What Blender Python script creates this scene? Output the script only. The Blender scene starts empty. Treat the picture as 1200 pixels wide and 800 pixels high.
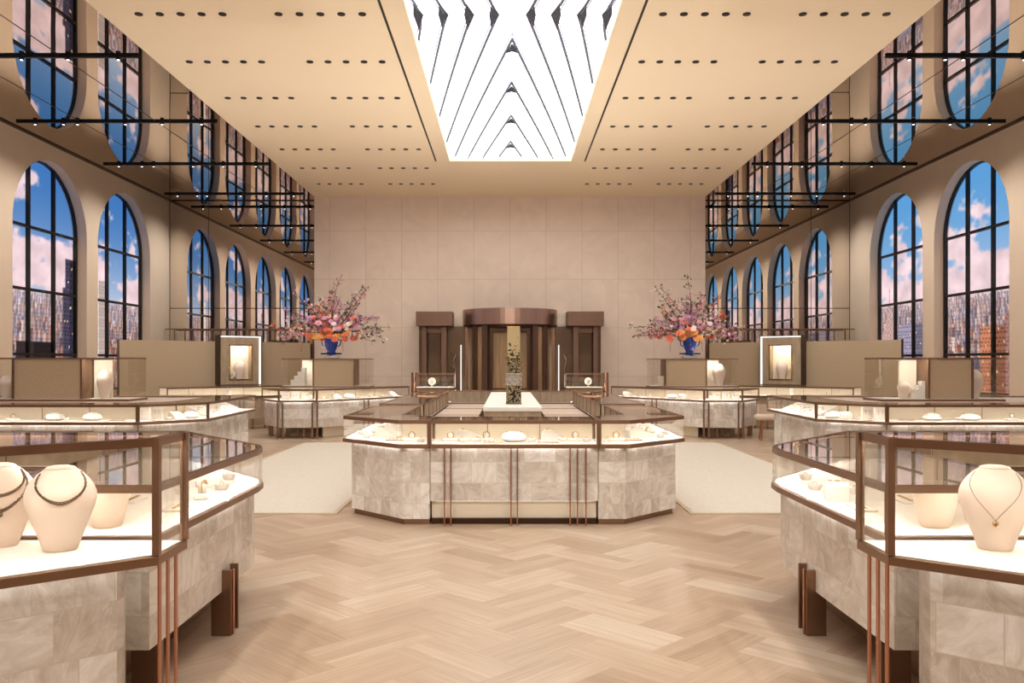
import bpy, bmesh, math, random
import numpy as np
from mathutils import Vector, Matrix, noise
random.seed(7)
PI = math.pi
sc = bpy.context.scene
C = sc.collection

# ------------------------------------------------------------------ camera, world, exposure
F = 1000.0; U0, V0 = 594.5, 424.0; CX, CH = -0.065, 1.55
cam_d = bpy.data.cameras.new('camera'); cam = bpy.data.objects.new('camera', cam_d); C.objects.link(cam)
cam.location = (CX, 0, CH); cam.rotation_euler = (PI/2, 0, 0)
cam_d.sensor_width = 36; cam_d.lens = F/1200*36
cam_d.shift_x = (600-U0)/1200; cam_d.shift_y = (V0-400)/1200
cam_d.clip_start = 0.05; cam_d.clip_end = 200
sc.camera = cam
w = bpy.data.worlds.new('world'); sc.world = w; w.use_nodes = True
w.node_tree.nodes['Background'].inputs[0].default_value = (1.0, 0.955, 0.90, 1)
w.node_tree.nodes['Background'].inputs[1].default_value = 0.4
vs = sc.view_settings
vs.view_transform = 'Standard'; vs.look = 'None'; vs.gamma = 1; vs.use_curve_mapping = False
vs.exposure = 1.3
try:
    sc.cycles.transparent_max_bounces = 40; sc.cycles.max_bounces = 12
    sc.cycles.diffuse_bounces = 5; sc.cycles.glossy_bounces = 5
    sc.cycles.caustics_reflective = False; sc.cycles.caustics_refractive = False
    sc.cycles.sample_clamp_indirect = 4.0
except Exception: pass

HC = 5.82            # ceiling height
YB = 22.0            # back wall
YM = 22.58           # mirror walls either side of the back wall
XW = 9.0             # side walls
XS = 5.04            # half width of the slab ceiling / back wall
SKY_STR = 1.35; SPOT_W = 40; LED = 38; SCREEN_STR = 0.43; UP_W = 66

# ------------------------------------------------------------------ materials
MATS = {}
def nodes(name):
    m = bpy.data.materials.new(name); m.use_nodes = True
    nt = m.node_tree; nt.nodes.clear()
    out = nt.nodes.new('ShaderNodeOutputMaterial')
    return m, nt, out
def S(c):  # srgb 0-255 -> linear
    return tuple(((v/255)/12.92 if v/255 <= .04045 else ((v/255+.055)/1.055)**2.4) for v in c) + (1,)
def pbr(name, col, rough=.5, metal=0, spec=.5, var=0, vscale=8, bump=0, bscale=60, stretch=None, sheen=0):
    m, nt, out = nodes(name); N = nt.nodes; L = nt.links
    b = N.new('ShaderNodeBsdfPrincipled'); L.new(b.outputs[0], out.inputs[0])
    b.inputs['Base Color'].default_value = col if len(col) == 4 else (*col, 1)
    b.inputs['Roughness'].default_value = rough; b.inputs['Metallic'].default_value = metal
    b.inputs['Specular IOR Level'].default_value = spec
    if sheen: b.inputs['Sheen Weight'].default_value = sheen
    if var or bump:
        tc = N.new('ShaderNodeTexCoord'); mp = N.new('ShaderNodeMapping'); L.new(tc.outputs['Object'], mp.inputs[0])
        if stretch: mp.inputs['Scale'].default_value = stretch
    if var:
        n = N.new('ShaderNodeTexNoise'); n.inputs['Scale'].default_value = vscale; n.inputs['Detail'].default_value = 6
        L.new(mp.outputs[0], n.inputs['Vector'])
        r = N.new('ShaderNodeMapRange'); r.inputs['To Min'].default_value = 1-var; r.inputs['To Max'].default_value = 1+var
        r.inputs['From Min'].default_value = .3; r.inputs['From Max'].default_value = .7
        L.new(n.outputs[0], r.inputs[0])
        mx = N.new('ShaderNodeVectorMath'); mx.operation = 'SCALE'; mx.inputs[0].default_value = b.inputs['Base Color'].default_value[:3]
        L.new(r.outputs[0], mx.inputs['Scale']); L.new(mx.outputs[0], b.inputs['Base Color'])
    if bump:
        n2 = N.new('ShaderNodeTexNoise'); n2.inputs['Scale'].default_value = bscale; n2.inputs['Detail'].default_value = 4
        L.new(mp.outputs[0], n2.inputs['Vector'])
        bp = N.new('ShaderNodeBump'); bp.inputs['Strength'].default_value = bump; bp.inputs['Distance'].default_value = .01
        L.new(n2.outputs[0], bp.inputs['Height']); L.new(bp.outputs[0], b.inputs['Normal'])
    return m
def emit(name, col, s):
    m, nt, out = nodes(name); e = nt.nodes.new('ShaderNodeEmission')
    e.inputs[0].default_value = (*col[:3], 1); e.inputs[1].default_value = s
    nt.links.new(e.outputs[0], out.inputs[0]); return m
def glass(name, tint=(.97, .965, .95), f0=.035, gl=(1, 1, 1)):
    m, nt, out = nodes(name); N = nt.nodes; L = nt.links
    t = N.new('ShaderNodeBsdfTransparent'); t.inputs[0].default_value = (*tint, 1)
    g = N.new('ShaderNodeBsdfGlossy'); g.inputs['Roughness'].default_value = 0.0; g.inputs[0].default_value = (*gl, 1)
    geo = N.new('ShaderNodeNewGeometry'); d = N.new('ShaderNodeVectorMath'); d.operation = 'DOT_PRODUCT'
    L.new(geo.outputs['Normal'], d.inputs[0]); L.new(geo.outputs['Incoming'], d.inputs[1])
    a = N.new('ShaderNodeMath'); a.operation = 'ABSOLUTE'; L.new(d.outputs['Value'], a.inputs[0])
    s = N.new('ShaderNodeMath'); s.operation = 'SUBTRACT'; s.inputs[0].default_value = 1; L.new(a.outputs[0], s.inputs[1]); s.use_clamp = True
    p = N.new('ShaderNodeMath'); p.operation = 'POWER'; L.new(s.outputs[0], p.inputs[0]); p.inputs[1].default_value = 5
    k = N.new('ShaderNodeMath'); k.operation = 'MULTIPLY_ADD'; L.new(p.outputs[0], k.inputs[0]); k.inputs[1].default_value = .8; k.inputs[2].default_value = f0
    k.use_clamp = True
    mx = N.new('ShaderNodeMixShader'); L.new(k.outputs[0], mx.inputs[0]); L.new(t.outputs[0], mx.inputs[1]); L.new(g.outputs[0], mx.inputs[2])
    L.new(mx.outputs[0], out.inputs[0]); return m
def mirror(name, col, rough, wav=0, wscale=1.2):
    m, nt, out = nodes(name); N = nt.nodes; L = nt.links
    g = N.new('ShaderNodeBsdfGlossy'); g.inputs[0].default_value = (*col, 1); g.inputs['Roughness'].default_value = rough
    L.new(g.outputs[0], out.inputs[0])
    if wav:
        tc = N.new('ShaderNodeTexCoord'); n = N.new('ShaderNodeTexNoise'); n.inputs['Scale'].default_value = wscale; n.inputs['Detail'].default_value = 1
        L.new(tc.outputs['Object'], n.inputs['Vector'])
        bp = N.new('ShaderNodeBump'); bp.inputs['Strength'].default_value = 1; bp.inputs['Distance'].default_value = wav
        L.new(n.outputs[0], bp.inputs['Height']); L.new(bp.outputs[0], g.inputs['Normal'])
    return m
def stone_mat():
    m, nt, out = nodes('rock_crystal_tile'); N = nt.nodes; L = nt.links
    b = N.new('ShaderNodeBsdfPrincipled'); L.new(b.outputs[0], out.inputs[0])
    b.inputs['Roughness'].default_value = .3
    uv = N.new('ShaderNodeTexCoord')
    def bk(sc_, off, row, bw):
        k = N.new('ShaderNodeTexBrick'); k.inputs['Scale'].default_value = sc_
        k.offset = off; k.offset_frequency = 2; k.squash = .62; k.squash_frequency = 3
        k.inputs['Mortar Size'].default_value = .0022; k.inputs['Mortar Smooth'].default_value = .3
        k.inputs['Row Height'].default_value = row; k.inputs['Brick Width'].default_value = bw; k.inputs['Bias'].default_value = 0
        k.inputs['Color1'].default_value = (0, 0, 0, 1); k.inputs['Color2'].default_value = (1, 1, 1, 1); k.inputs['Mortar'].default_value = (.75, .75, .75, 1)
        L.new(uv.outputs['UV'], k.inputs['Vector']); return k
    k1 = bk(1, .37, .2, .24)
    # per-tile offset drives streak noise so every tile has its own grain
    sep = N.new('ShaderNodeVectorMath'); sep.operation = 'MULTIPLY'; sep.inputs[1].default_value = (37, 17, 51)
    L.new(k1.outputs['Color'], sep.inputs[0])
    ad = N.new('ShaderNodeVectorMath'); ad.operation = 'ADD'; L.new(uv.outputs['UV'], ad.inputs[0]); L.new(sep.outputs[0], ad.inputs[1])
    # streak direction turns from tile to tile
    ang = N.new('ShaderNodeMath'); ang.operation = 'MULTIPLY'; ang.inputs[1].default_value = 9.0; L.new(k1.outputs['Color'], ang.inputs[0])
    rt = N.new('ShaderNodeVectorRotate'); rt.rotation_type = 'Z_AXIS'; L.new(ad.outputs[0], rt.inputs['Vector']); L.new(ang.outputs[0], rt.inputs['Angle'])
    ms = N.new('ShaderNodeMapping'); ms.inputs['Scale'].default_value = (.8, 1.7, 1); L.new(rt.outputs[0], ms.inputs[0])
    n = N.new('ShaderNodeTexNoise'); n.inputs['Scale'].default_value = 7; n.inputs['Detail'].default_value = 10; n.inputs['Distortion'].default_value = .9; n.inputs['Roughness'].default_value = .68
    L.new(ms.outputs[0], n.inputs['Vector'])
    v = N.new('ShaderNodeTexVoronoi'); v.feature = 'DISTANCE_TO_EDGE'; v.inputs['Scale'].default_value = 4.5
    wob = N.new('ShaderNodeMix'); wob.data_type = 'VECTOR'; wob.inputs['Factor'].default_value = .12; L.new(ms.outputs[0], wob.inputs['A']); L.new(n.outputs['Color'], wob.inputs['B'])
    L.new(wob.outputs['Result'], v.inputs['Vector'])
    f1 = N.new('ShaderNodeMath'); f1.operation = 'MULTIPLY_ADD'; L.new(k1.outputs['Color'], f1.inputs[0]); f1.inputs[1].default_value = .5
    n2 = N.new('ShaderNodeMapRange'); L.new(n.outputs[0], n2.inputs[0]); n2.inputs['From Min'].default_value = .3; n2.inputs['From Max'].default_value = .7; n2.inputs['To Max'].default_value = .62
    L.new(n2.outputs[0], f1.inputs[2])
    cr = N.new('ShaderNodeValToRGB'); e = cr.color_ramp.elements
    e[0].position = .0; e[0].color = S((176, 163, 149)); e[1].position = .95; e[1].color = S((250, 247, 243))
    x = cr.color_ramp.elements.new(.5); x.color = S((220, 211, 200))
    L.new(f1.outputs[0], cr.inputs[0])
    mv = N.new('ShaderNodeMix'); mv.data_type = 'RGBA'; mv.inputs['B'].default_value = S((248, 244, 238))
    vr = N.new('ShaderNodeMapRange'); L.new(v.outputs['Distance'], vr.inputs[0]); vr.inputs['From Min'].default_value = .012; vr.inputs['From Max'].default_value = .0; vr.inputs['To Max'].default_value = .55
    L.new(vr.outputs[0], mv.inputs['Factor']); L.new(cr.outputs[0], mv.inputs['A'])
    mo = N.new('ShaderNodeMix'); mo.data_type = 'RGBA'; L.new(k1.outputs['Fac'], mo.inputs['Factor']); L.new(mv.outputs['Result'], mo.inputs['A']); mo.inputs['B'].default_value = S((214, 204, 190))
    L.new(mo.outputs['Result'], b.inputs['Base Color'])
    bp = N.new('ShaderNodeBump'); bp.inputs['Strength'].default_value = .25; bp.inputs['Distance'].default_value = .01
    L.new(n.outputs[0], bp.inputs['Height']); L.new(bp.outputs[0], b.inputs['Normal'])
    return m
def floor_mat():
    m, nt, out = nodes('oak_parquet'); N = nt.nodes; L = nt.links
    b = N.new('ShaderNodeBsdfPrincipled'); L.new(b.outputs[0], out.inputs[0])
    at = N.new('ShaderNodeAttribute'); at.attribute_name = 'tone'
    uv = N.new('ShaderNodeTexCoord')
    sp = N.new('ShaderNodeSeparateXYZ'); L.new(uv.outputs['UV'], sp.inputs[0])
    cb = N.new('ShaderNodeCombineXYZ')
    a1 = N.new('ShaderNodeMath'); a1.operation = 'MULTIPLY'; a1.inputs[1].default_value = 1.6; L.new(sp.outputs[0], a1.inputs[0])
    a2 = N.new('ShaderNodeMath'); a2.operation = 'MULTIPLY'; a2.inputs[1].default_value = 26; L.new(sp.outputs[1], a2.inputs[0])
    a3 = N.new('ShaderNodeMath'); a3.operation = 'MULTIPLY'; a3.inputs[1].default_value = 91; L.new(at.outputs['Fac'], a3.inputs[0])
    L.new(a1.outputs[0], cb.inputs[0]); L.new(a2.outputs[0], cb.inputs[1]); L.new(a3.outputs[0], cb.inputs[2])
    n = N.new('ShaderNodeTexNoise'); n.inputs['Scale'].default_value = 1.5; n.inputs['Detail'].default_value = 8; n.inputs['Distortion'].default_value = .6
    L.new(cb.outputs[0], n.inputs['Vector'])
    s = N.new('ShaderNodeMath'); s.operation = 'MULTIPLY_ADD'; L.new(n.outputs[0], s.inputs[0]); s.inputs[1].default_value = .55
    L.new(at.outputs['Fac'], s.inputs[2])
    cr = N.new('ShaderNodeValToRGB'); e = cr.color_ramp.elements
    e[0].position = .15; e[0].color = S((150, 122, 98)); e[1].position = 1.0; e[1].color = S((214, 200, 182))
    x = cr.color_ramp.elements.new(.62); x.color = S((188, 164, 140))
    L.new(s.outputs[0], cr.inputs[0])
    # fine seams at plank edges
    def edge(o, size, wid):
        r = N.new('ShaderNodeMath'); r.operation = 'PINGPONG'; L.new(o, r.inputs[0]); r.inputs[1].default_value = size/2
        c = N.new('ShaderNodeMath'); c.operation = 'LESS_THAN'; L.new(r.outputs[0], c.inputs[0]); c.inputs[1].default_value = wid; return c
    e2 = edge(sp.outputs[1], .11, .0012)
    mx = N.new('ShaderNodeMix'); mx.data_type = 'RGBA'; mx.inputs['B'].default_value = S((140, 104, 74))
    q = N.new('ShaderNodeMath'); q.operation = 'MULTIPLY'; q.inputs[1].default_value = .45; L.new(e2.outputs[0], q.inputs[0])
    L.new(q.outputs[0], mx.inputs['Factor']); L.new(cr.outputs[0], mx.inputs['A']); L.new(mx.outputs['Result'], b.inputs['Base Color'])
    rr = N.new('ShaderNodeMapRange'); L.new(n.outputs[0], rr.inputs[0]); rr.inputs['To Min'].default_value = .27; rr.inputs['To Max'].default_value = .33
    L.new(rr.outputs[0], b.inputs['Roughness'])
    return m
def panel_wall_mat(name, base, w_, h_, line, var=.05):
    m, nt, out = nodes(name); N = nt.nodes; L = nt.links
    b = N.new('ShaderNodeBsdfPrincipled'); L.new(b.outputs[0], out.inputs[0]); b.inputs['Roughness'].default_value = .55
    uv = N.new('ShaderNodeTexCoord')
    k = N.new('ShaderNodeTexBrick'); k.offset = 0; k.squash = 1; k.inputs['Scale'].default_value = 1
    k.inputs['Row Height'].default_value = h_; k.inputs['Brick Width'].default_value = w_; k.inputs['Mortar Size'].default_value = .006; k.inputs['Mortar Smooth'].default_value = 0
    k.inputs['Color1'].default_value = (0, 0, 0, 1); k.inputs['Color2'].default_value = (1, 1, 1, 1); k.inputs['Mortar'].default_value = (.5, .5, .5, 1)
    L.new(uv.outputs['UV'], k.inputs['Vector'])
    sep = N.new('ShaderNodeVectorMath'); sep.operation = 'MULTIPLY_ADD'; sep.inputs[1].default_value = (31, 17, 5)
    L.new(k.outputs['Color'], sep.inputs[0]); L.new(uv.outputs['UV'], sep.inputs[2])
    n = N.new('ShaderNodeTexNoise'); n.inputs['Scale'].default_value = 1.6; n.inputs['Detail'].default_value = 8; n.inputs['Distortion'].default_value = 1.5
    L.new(sep.outputs[0], n.inputs['Vector'])
    r = N.new('ShaderNodeMapRange'); L.new(n.outputs[0], r.inputs[0]); r.inputs['From Min'].default_value = .3; r.inputs['From Max'].default_value = .7
    r.inputs['To Min'].default_value = 1-var; r.inputs['To Max'].default_value = 1+var
    v = N.new('ShaderNodeVectorMath'); v.operation = 'SCALE'; v.inputs[0].default_value = S(base)[:3]; L.new(r.outputs[0], v.inputs['Scale'])
    mx = N.new('ShaderNodeMix'); mx.data_type = 'RGBA'; mx.inputs['B'].default_value = S(line)
    L.new(k.outputs['Fac'], mx.inputs['Factor']); L.new(v.outputs[0], mx.inputs['A']); L.new(mx.outputs['Result'], b.inputs['Base Color'])
    return m
def stripe_mat(name, col, col2, scale, rough=.7):
    m, nt, out = nodes(name); N = nt.nodes; L = nt.links
    b = N.new('ShaderNodeBsdfPrincipled'); L.new(b.outputs[0], out.inputs[0]); b.inputs['Roughness'].default_value = rough
    uv = N.new('ShaderNodeTexCoord')
    n = N.new('ShaderNodeTexNoise'); n.inputs['Scale'].default_value = 1; n.inputs['Detail'].default_value = 5
    mp = N.new('ShaderNodeMapping'); mp.inputs['Scale'].default_value = (scale, scale*.25, 1); L.new(uv.outputs['UV'], mp.inputs[0]); L.new(mp.outputs[0], n.inputs['Vector'])
    mx = N.new('ShaderNodeMix'); mx.data_type = 'RGBA'; mx.inputs['A'].default_value = S(col); mx.inputs['B'].default_value = S(col2)
    r = N.new('ShaderNodeMapRange'); L.new(n.outputs[0], r.inputs[0]); r.inputs['From Min'].default_value = .35; r.inputs['From Max'].default_value = .65
    L.new(r.outputs[0], mx.inputs['Factor']); L.new(mx.outputs['Result'], b.inputs['Base Color'])
    bp = N.new('ShaderNodeBump'); bp.inputs['Strength'].default_value = .15; bp.inputs['Distance'].default_value = .004
    L.new(n.outputs[0], bp.inputs['Height']); L.new(bp.outputs[0], b.inputs['Normal'])
    return m
def screen_mat():
    m, nt, out = nodes('led_screen_picture'); N = nt.nodes; L = nt.links
    a = N.new('ShaderNodeAttribute'); a.attribute_name = 'picture'
    e = N.new('ShaderNodeEmission'); L.new(a.outputs['Color'], e.inputs[0]); e.inputs[1].default_value = SCREEN_STR
    L.new(e.outputs[0], out.inputs[0]); return m
def fleck_mat():
    m, nt, out = nodes('gilded_black_pattern'); N = nt.nodes; L = nt.links
    b = N.new('ShaderNodeBsdfPrincipled'); L.new(b.outputs[0], out.inputs[0]); b.inputs['Roughness'].default_value = .25
    tc = N.new('ShaderNodeTexCoord'); n = N.new('ShaderNodeTexNoise'); n.inputs['Scale'].default_value = 13; n.inputs['Detail'].default_value = 2; n.inputs['Distortion'].default_value = 3
    L.new(tc.outputs['Object'], n.inputs['Vector'])
    cr = N.new('ShaderNodeValToRGB'); cr.color_ramp.interpolation = 'CONSTANT'; e = cr.color_ramp.elements
    e[0].position = 0; e[0].color = S((34, 28, 26)); e[1].position = .5; e[1].color = S((190, 168, 120))
    x = e.new(.57); x.color = S((40, 33, 30)); y = e.new(.66); y.color = S((214, 200, 165))
    L.new(n.outputs[0], cr.inputs[0]); L.new(cr.outputs[0], b.inputs['Base Color']); return m
def lit_speckle_mat():
    m, nt, out = nodes('gold_mesh_with_flecks'); N = nt.nodes; L = nt.links
    b = N.new('ShaderNodeBsdfPrincipled'); L.new(b.outputs[0], out.inputs[0]); b.inputs['Roughness'].default_value = .35
    tc = N.new('ShaderNodeTexCoord'); n = N.new('ShaderNodeTexNoise'); n.inputs['Scale'].default_value = 26; n.inputs['Detail'].default_value = 1
    L.new(tc.outputs['Object'], n.inputs['Vector']); sp = N.new('ShaderNodeSeparateXYZ'); L.new(tc.outputs['Object'], sp.inputs[0])
    r = N.new('ShaderNodeMapRange'); L.new(sp.outputs[2], r.inputs[0]); r.inputs['From Min'].default_value = .55; r.inputs['From Max'].default_value = .95
    r.inputs['To Min'].default_value = .47; r.inputs['To Max'].default_value = .75
    g = N.new('ShaderNodeMath'); g.operation = 'GREATER_THAN'; L.new(n.outputs[0], g.inputs[0]); L.new(r.outputs[0], g.inputs[1])
    mx = N.new('ShaderNodeMix'); mx.data_type = 'RGBA'; L.new(g.outputs[0], mx.inputs['Factor']); mx.inputs['A'].default_value = S((196, 174, 128)); mx.inputs['B'].default_value = S((52, 40, 32))
    L.new(mx.outputs['Result'], b.inputs['Base Color']); return m

M = MATS
M['stone'] = stone_mat()
M['floor'] = floor_mat()
M['bronze'] = pbr('bronze', S((146, 114, 92)), .36, .8, var=.12, vscale=3)
M['darkbronze'] = pbr('dark_bronze', S((74, 54, 42)), .35, .85)
M['bronzebright'] = pbr('polished_bronze', S((176, 140, 118)), .22, .95)
M['copper'] = pbr('copper', S((178, 120, 92)), .28, .95)
M['deck'] = pbr('white_leather', S((244, 238, 230)), .6)
M['white'] = pbr('white_display_leather', S((240, 234, 226)), .6)
M['blush'] = pbr('blush_display_leather', S((243, 224, 208)), .6)
M['cream'] = pbr('cream_backdrop', S((246, 234, 212)), .7)
M['greige'] = stripe_mat('greige_fabric', (190, 168, 138), (178, 156, 127), 110)
M['wood_greige'] = stripe_mat('greige_veneer', (178, 158, 132), (162, 142, 118), 14, .55)
M['pinktop'] = pbr('pale_leather_worktop', S((206, 186, 170)), .45)
M['black'] = pbr('black_metal', S((20, 19, 19)), .4, .3)
M['lens'] = emit('lamp_lens', (1, .93, .82), 2.2)
M['led'] = emit('led_strip', (1, .93, .84), LED)
M['ledsoft'] = emit('led_backlight', (1, .95, .88), .5)
M['ledrim'] = emit('rim_led', (1, .95, .88), 4.5)
M['ledmid'] = emit('vitrine_led', (1, .95, .88), 75)
M['glass'] = glass('clear_glass')
M['glasstop'] = glass('showcase_top_glass', (.93, .91, .88), .05)
M['wall'] = pbr('warm_plaster', S((222, 200, 176)), .75, var=.03, vscale=1.5)
M['ceil'] = pbr('cream_ceiling_plaster', S((240, 221, 190)), .8, var=.015, vscale=.8)
M['back'] = panel_wall_mat('pale_stone_panels', (222, 203, 186), .93, 1.25, (200, 180, 162))
M['mirror'] = mirror('bronze_mirror_glass', (.80, .74, .68), .005)
M['mirrorceil'] = mirror('polished_metal_ceiling', (.72, .64, .56), .012, .0016, .8)
M['gold'] = pbr('gold', S((220, 175, 100)), .22, 1)
M['silver'] = pbr('silver', S((205, 200, 195)), .2, 1)
M['darkgold'] = pbr('antique_gold', S((120, 95, 70)), .3, .9)
M['screen'] = screen_mat()
M['rug'] = pbr('woven_cream_rug', S((204, 194, 180)), .95, var=.07, vscale=30, bump=.5, bscale=120)
M['rugedge'] = pbr('rug_binding', S((196, 176, 148)), .95)
M['fleck'] = fleck_mat(); M['speck'] = lit_speckle_mat()
M['crystal'] = pbr('cut_crystal', S((172, 160, 146)), .25, 0, var=.35, vscale=40)
M['blue'] = pbr('cobalt_glaze', S((32, 70, 165)), .2, var=.35, vscale=14)
M['navy'] = pbr('navy_glaze', S((16, 26, 66)), .25)
M['pot'] = pbr('white_porcelain', S((215, 205, 200)), .3)
M['leaf'] = pbr('leaf', S((92, 98, 62)), .6, var=.3, vscale=9)
M['twig'] = pbr('twig', S((84, 62, 50)), .8)
M['pink'] = pbr('pink_petal', S((240, 178, 188)), .7, var=.15)
M['mauve'] = pbr('mauve_petal', S((212, 156, 190)), .7, var=.15)
M['pale'] = pbr('pale_petal', S((250, 228, 220)), .7, var=.1)
M['coral'] = pbr('coral_petal', S((238, 126, 92)), .7, var=.12)
M['peach'] = pbr('peach_petal', S((246, 178, 104)), .7, var=.12)
M['yellow'] = pbr('yellow_petal', S((246, 212, 120)), .7, var=.1)
M['doorglass'] = pbr('amber_glass', S((172, 142, 108)), .2, .2, var=.18, vscale=3, stretch=(6, 1, .4))
M['smoked'] = pbr('smoked_glass', S((124, 102, 84)), .12, .4, var=.15, vscale=2)
M['drum'] = pbr('brushed_bronze_drum', S((178, 146, 130)), .34, .9, var=.06, vscale=4, stretch=(8, 8, .3))
M['canopy'] = pbr('brushed_bronze', S((118, 92, 78)), .42, .8, var=.06, vscale=4)
M['ornament'] = pbr('dark_patterned_ornament', S((52, 58, 78)), .5, .1, var=.5, vscale=40)
M['skypanel'] = emit('skylight_panel', (1, .985, .96), SKY_STR)
M['fin'] = pbr('steel_blue_fin', S((112, 122, 146)), .4, .2)
M['velvet'] = pbr('oatmeal_upholstery', S((206, 186, 168)), .85)

# ------------------------------------------------------------------ mesh helpers
class MB:
    def __init__(s): s.v = []; s.f = []; s.uv = []; s.mi = []; s.mats = []
    def m(s, mat):
        if mat not in s.mats: s.mats.append(mat)
        return s.mats.index(mat)
    def face(s, pts, mat, uvs=None):
        i = len(s.v); s.v += [tuple(p) for p in pts]; s.f.append(tuple(range(i, i+len(pts))))
        if uvs is None:
            a, b, c = Vector(pts[0]), Vector(pts[1]), Vector(pts[-1])
            n = (b-a).cross(c-a)
            ax = max(range(3), key=lambda k: abs(n[k]))
            uvs = [((p[1], p[2]) if ax == 0 else (p[0], p[2]) if ax == 1 else (p[0], p[1])) for p in pts]
        s.uv.append(list(uvs)); s.mi.append(s.m(mat)); return s
    def box(s, x0, x1, y0, y1, z0, z1, mat):
        P = lambda x, y, z: (x, y, z)
        for q in ([P(x0,y0,z0),P(x0,y1,z0),P(x1,y1,z0),P(x1,y0,z0)], [P(x0,y0,z1),P(x1,y0,z1),P(x1,y1,z1),P(x0,y1,z1)],
                  [P(x0,y0,z0),P(x1,y0,z0),P(x1,y0,z1),P(x0,y0,z1)], [P(x1,y1,z0),P(x0,y1,z0),P(x0,y1,z1),P(x1,y1,z1)],
                  [P(x0,y1,z0),P(x0,y0,z0),P(x0,y0,z1),P(x0,y1,z1)], [P(x1,y0,z0),P(x1,y1,z0),P(x1,y1,z1),P(x1,y0,z1)]): s.face(q, mat)
        return s
    def prism(s, poly, z0, z1, mat, top=None, cap=True):
        poly = ccw(poly); n = len(poly); acc = 0
        for i in range(n):
            a, b = poly[i], poly[(i+1) % n]; l = math.dist(a, b)
            s.face([(a[0],a[1],z0),(b[0],b[1],z0),(b[0],b[1],z1),(a[0],a[1],z1)], mat, [(acc,z0),(acc+l,z0),(acc+l,z1),(acc,z1)]); acc += l
        if cap:
            s.face([(p[0],p[1],z1) for p in poly], top or mat); s.face([(p[0],p[1],z0) for p in reversed(poly)], mat)
        return s
    def bar(s, a, b, w_, h_, mat, up=(0,0,1)):
        a, b = Vector(a), Vector(b); d = (b-a)
        if d.length < 1e-6: return s
        d.normalize(); up = Vector(up)
        if abs(d.dot(up)) > .99: up = Vector((0,1,0))
        x = d.cross(up).normalized()*w_/2; z = x.cross(d).normalized()*h_/2
        q = [a-x-z, a+x-z, a+x+z, a-x+z]; r = [b-x-z, b+x-z, b+x+z, b-x+z]
        for k in range(4): s.face([q[k], q[(k+1)%4], r[(k+1)%4], r[k]], mat)
        s.face(q[::-1], mat); s.face(r, mat); return s
    def tube(s, pts, rad, mat, n=6, closed=False):
        pts = [Vector(p) for p in pts]; rs = rad if isinstance(rad, (list, tuple)) else [rad]*len(pts)
        i0 = len(s.v); m_ = s.m(mat); k = len(pts)
        for j, p in enumerate(pts):
            d = (pts[(j+1) % k]-pts[j-1]) if closed else (pts[min(j+1, k-1)]-pts[max(j-1, 0)])
            d.normalize(); u = Vector((0,0,1)) if abs(d.z) < .9 else Vector((0,1,0))
            x = d.cross(u).normalized(); y = d.cross(x)
            for t in range(n):
                a = 2*PI*t/n; s.v.append(tuple(p+(x*math.cos(a)+y*math.sin(a))*rs[j]))
        for j in range(k if closed else k-1):
            for t in range(n):
                j2 = (j+1) % k
                s.f.append((i0+j*n+t, i0+j*n+(t+1)%n, i0+j2*n+(t+1)%n, i0+j2*n+t)); s.uv.append([(0,0)]*4); s.mi.append(m_)
        if not closed:
            s.f.append(tuple(i0+t for t in range(n))); s.uv.append([(0,0)]*n); s.mi.append(m_)
            s.f.append(tuple(i0+(k-1)*n+t for t in reversed(range(n)))); s.uv.append([(0,0)]*n); s.mi.append(m_)
        return s
    def lathe(s, prof, mat, n=24, sx=1, sy=1, c=(0,0,0)):
        i0 = len(s.v); m_ = s.m(mat)
        for r, z in prof:
            for t in range(n):
                a = 2*PI*t/n; s.v.append((c[0]+r*math.cos(a)*sx, c[1]+r*math.sin(a)*sy, c[2]+z))
        for j in range(len(prof)-1):
            for t in range(n):
                s.f.append((i0+j*n+t, i0+j*n+(t+1)%n, i0+(j+1)*n+(t+1)%n, i0+(j+1)*n+t)); s.uv.append([(0,0)]*4); s.mi.append(m_)
        s.f.append(tuple(i0+t for t in reversed(range(n)))); s.uv.append([(0,0)]*n); s.mi.append(m_)
        j = len(prof)-1; s.f.append(tuple(i0+j*n+t for t in range(n))); s.uv.append([(0,0)]*n); s.mi.append(m_)
        return s
    def torus(s, c, R, r, mat, axis='z', n=20, k=6, sx=1, rot=None):
        pts = []
        for t in range(n):
            a = 2*PI*t/n; p = Vector((math.cos(a)*R*sx, math.sin(a)*R, 0))
            if axis == 'y': p = Vector((p.x, 0, p.y))
            if axis == 'x': p = Vector((0, p.x, p.y))
            if rot is not None: p = rot @ p
            pts.append(Vector(c)+p)
        return s.tube(pts, r, mat, k, True)
    def build(s, name, parent=None, smooth=False, bevel=0, origin=None):
        off = Vector(origin) if origin else (parent_loc(parent) if parent else Vector((0,0,0)))
        me = bpy.data.meshes.new(name)
        me.from_pydata([(x-off.x, y-off.y, z-off.z) for x, y, z in s.v], [], s.f)
        for mt in s.mats: me.materials.append(M[mt])
        me.polygons.foreach_set('material_index', s.mi)
        ul = me.uv_layers.new(name='UVMap'); flat = [c for f in s.uv for q in f for c in q]; ul.data.foreach_set('uv', flat)
        if smooth: me.polygons.foreach_set('use_smooth', [True]*len(s.f))
        me.update(); o = bpy.data.objects.new(name, me); C.objects.link(o)
        if parent: o.parent = parent
        else: o.location = off
        if bevel:
            wl = o.modifiers.new('weld', 'WELD'); wl.merge_threshold = 1e-5
            bv = o.modifiers.new('bevel', 'BEVEL'); bv.width = bevel; bv.segments = 2; bv.limit_method = 'ANGLE'
        if smooth:
            try: me.set_sharp_from_angle(angle=math.radians(50))
            except Exception: pass
        return o
LOC = {}
def parent_loc(p):
    v = Vector((0,0,0))
    while p: v += Vector(LOC.get(p.name, (0,0,0))); p = p.parent
    return v
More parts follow.
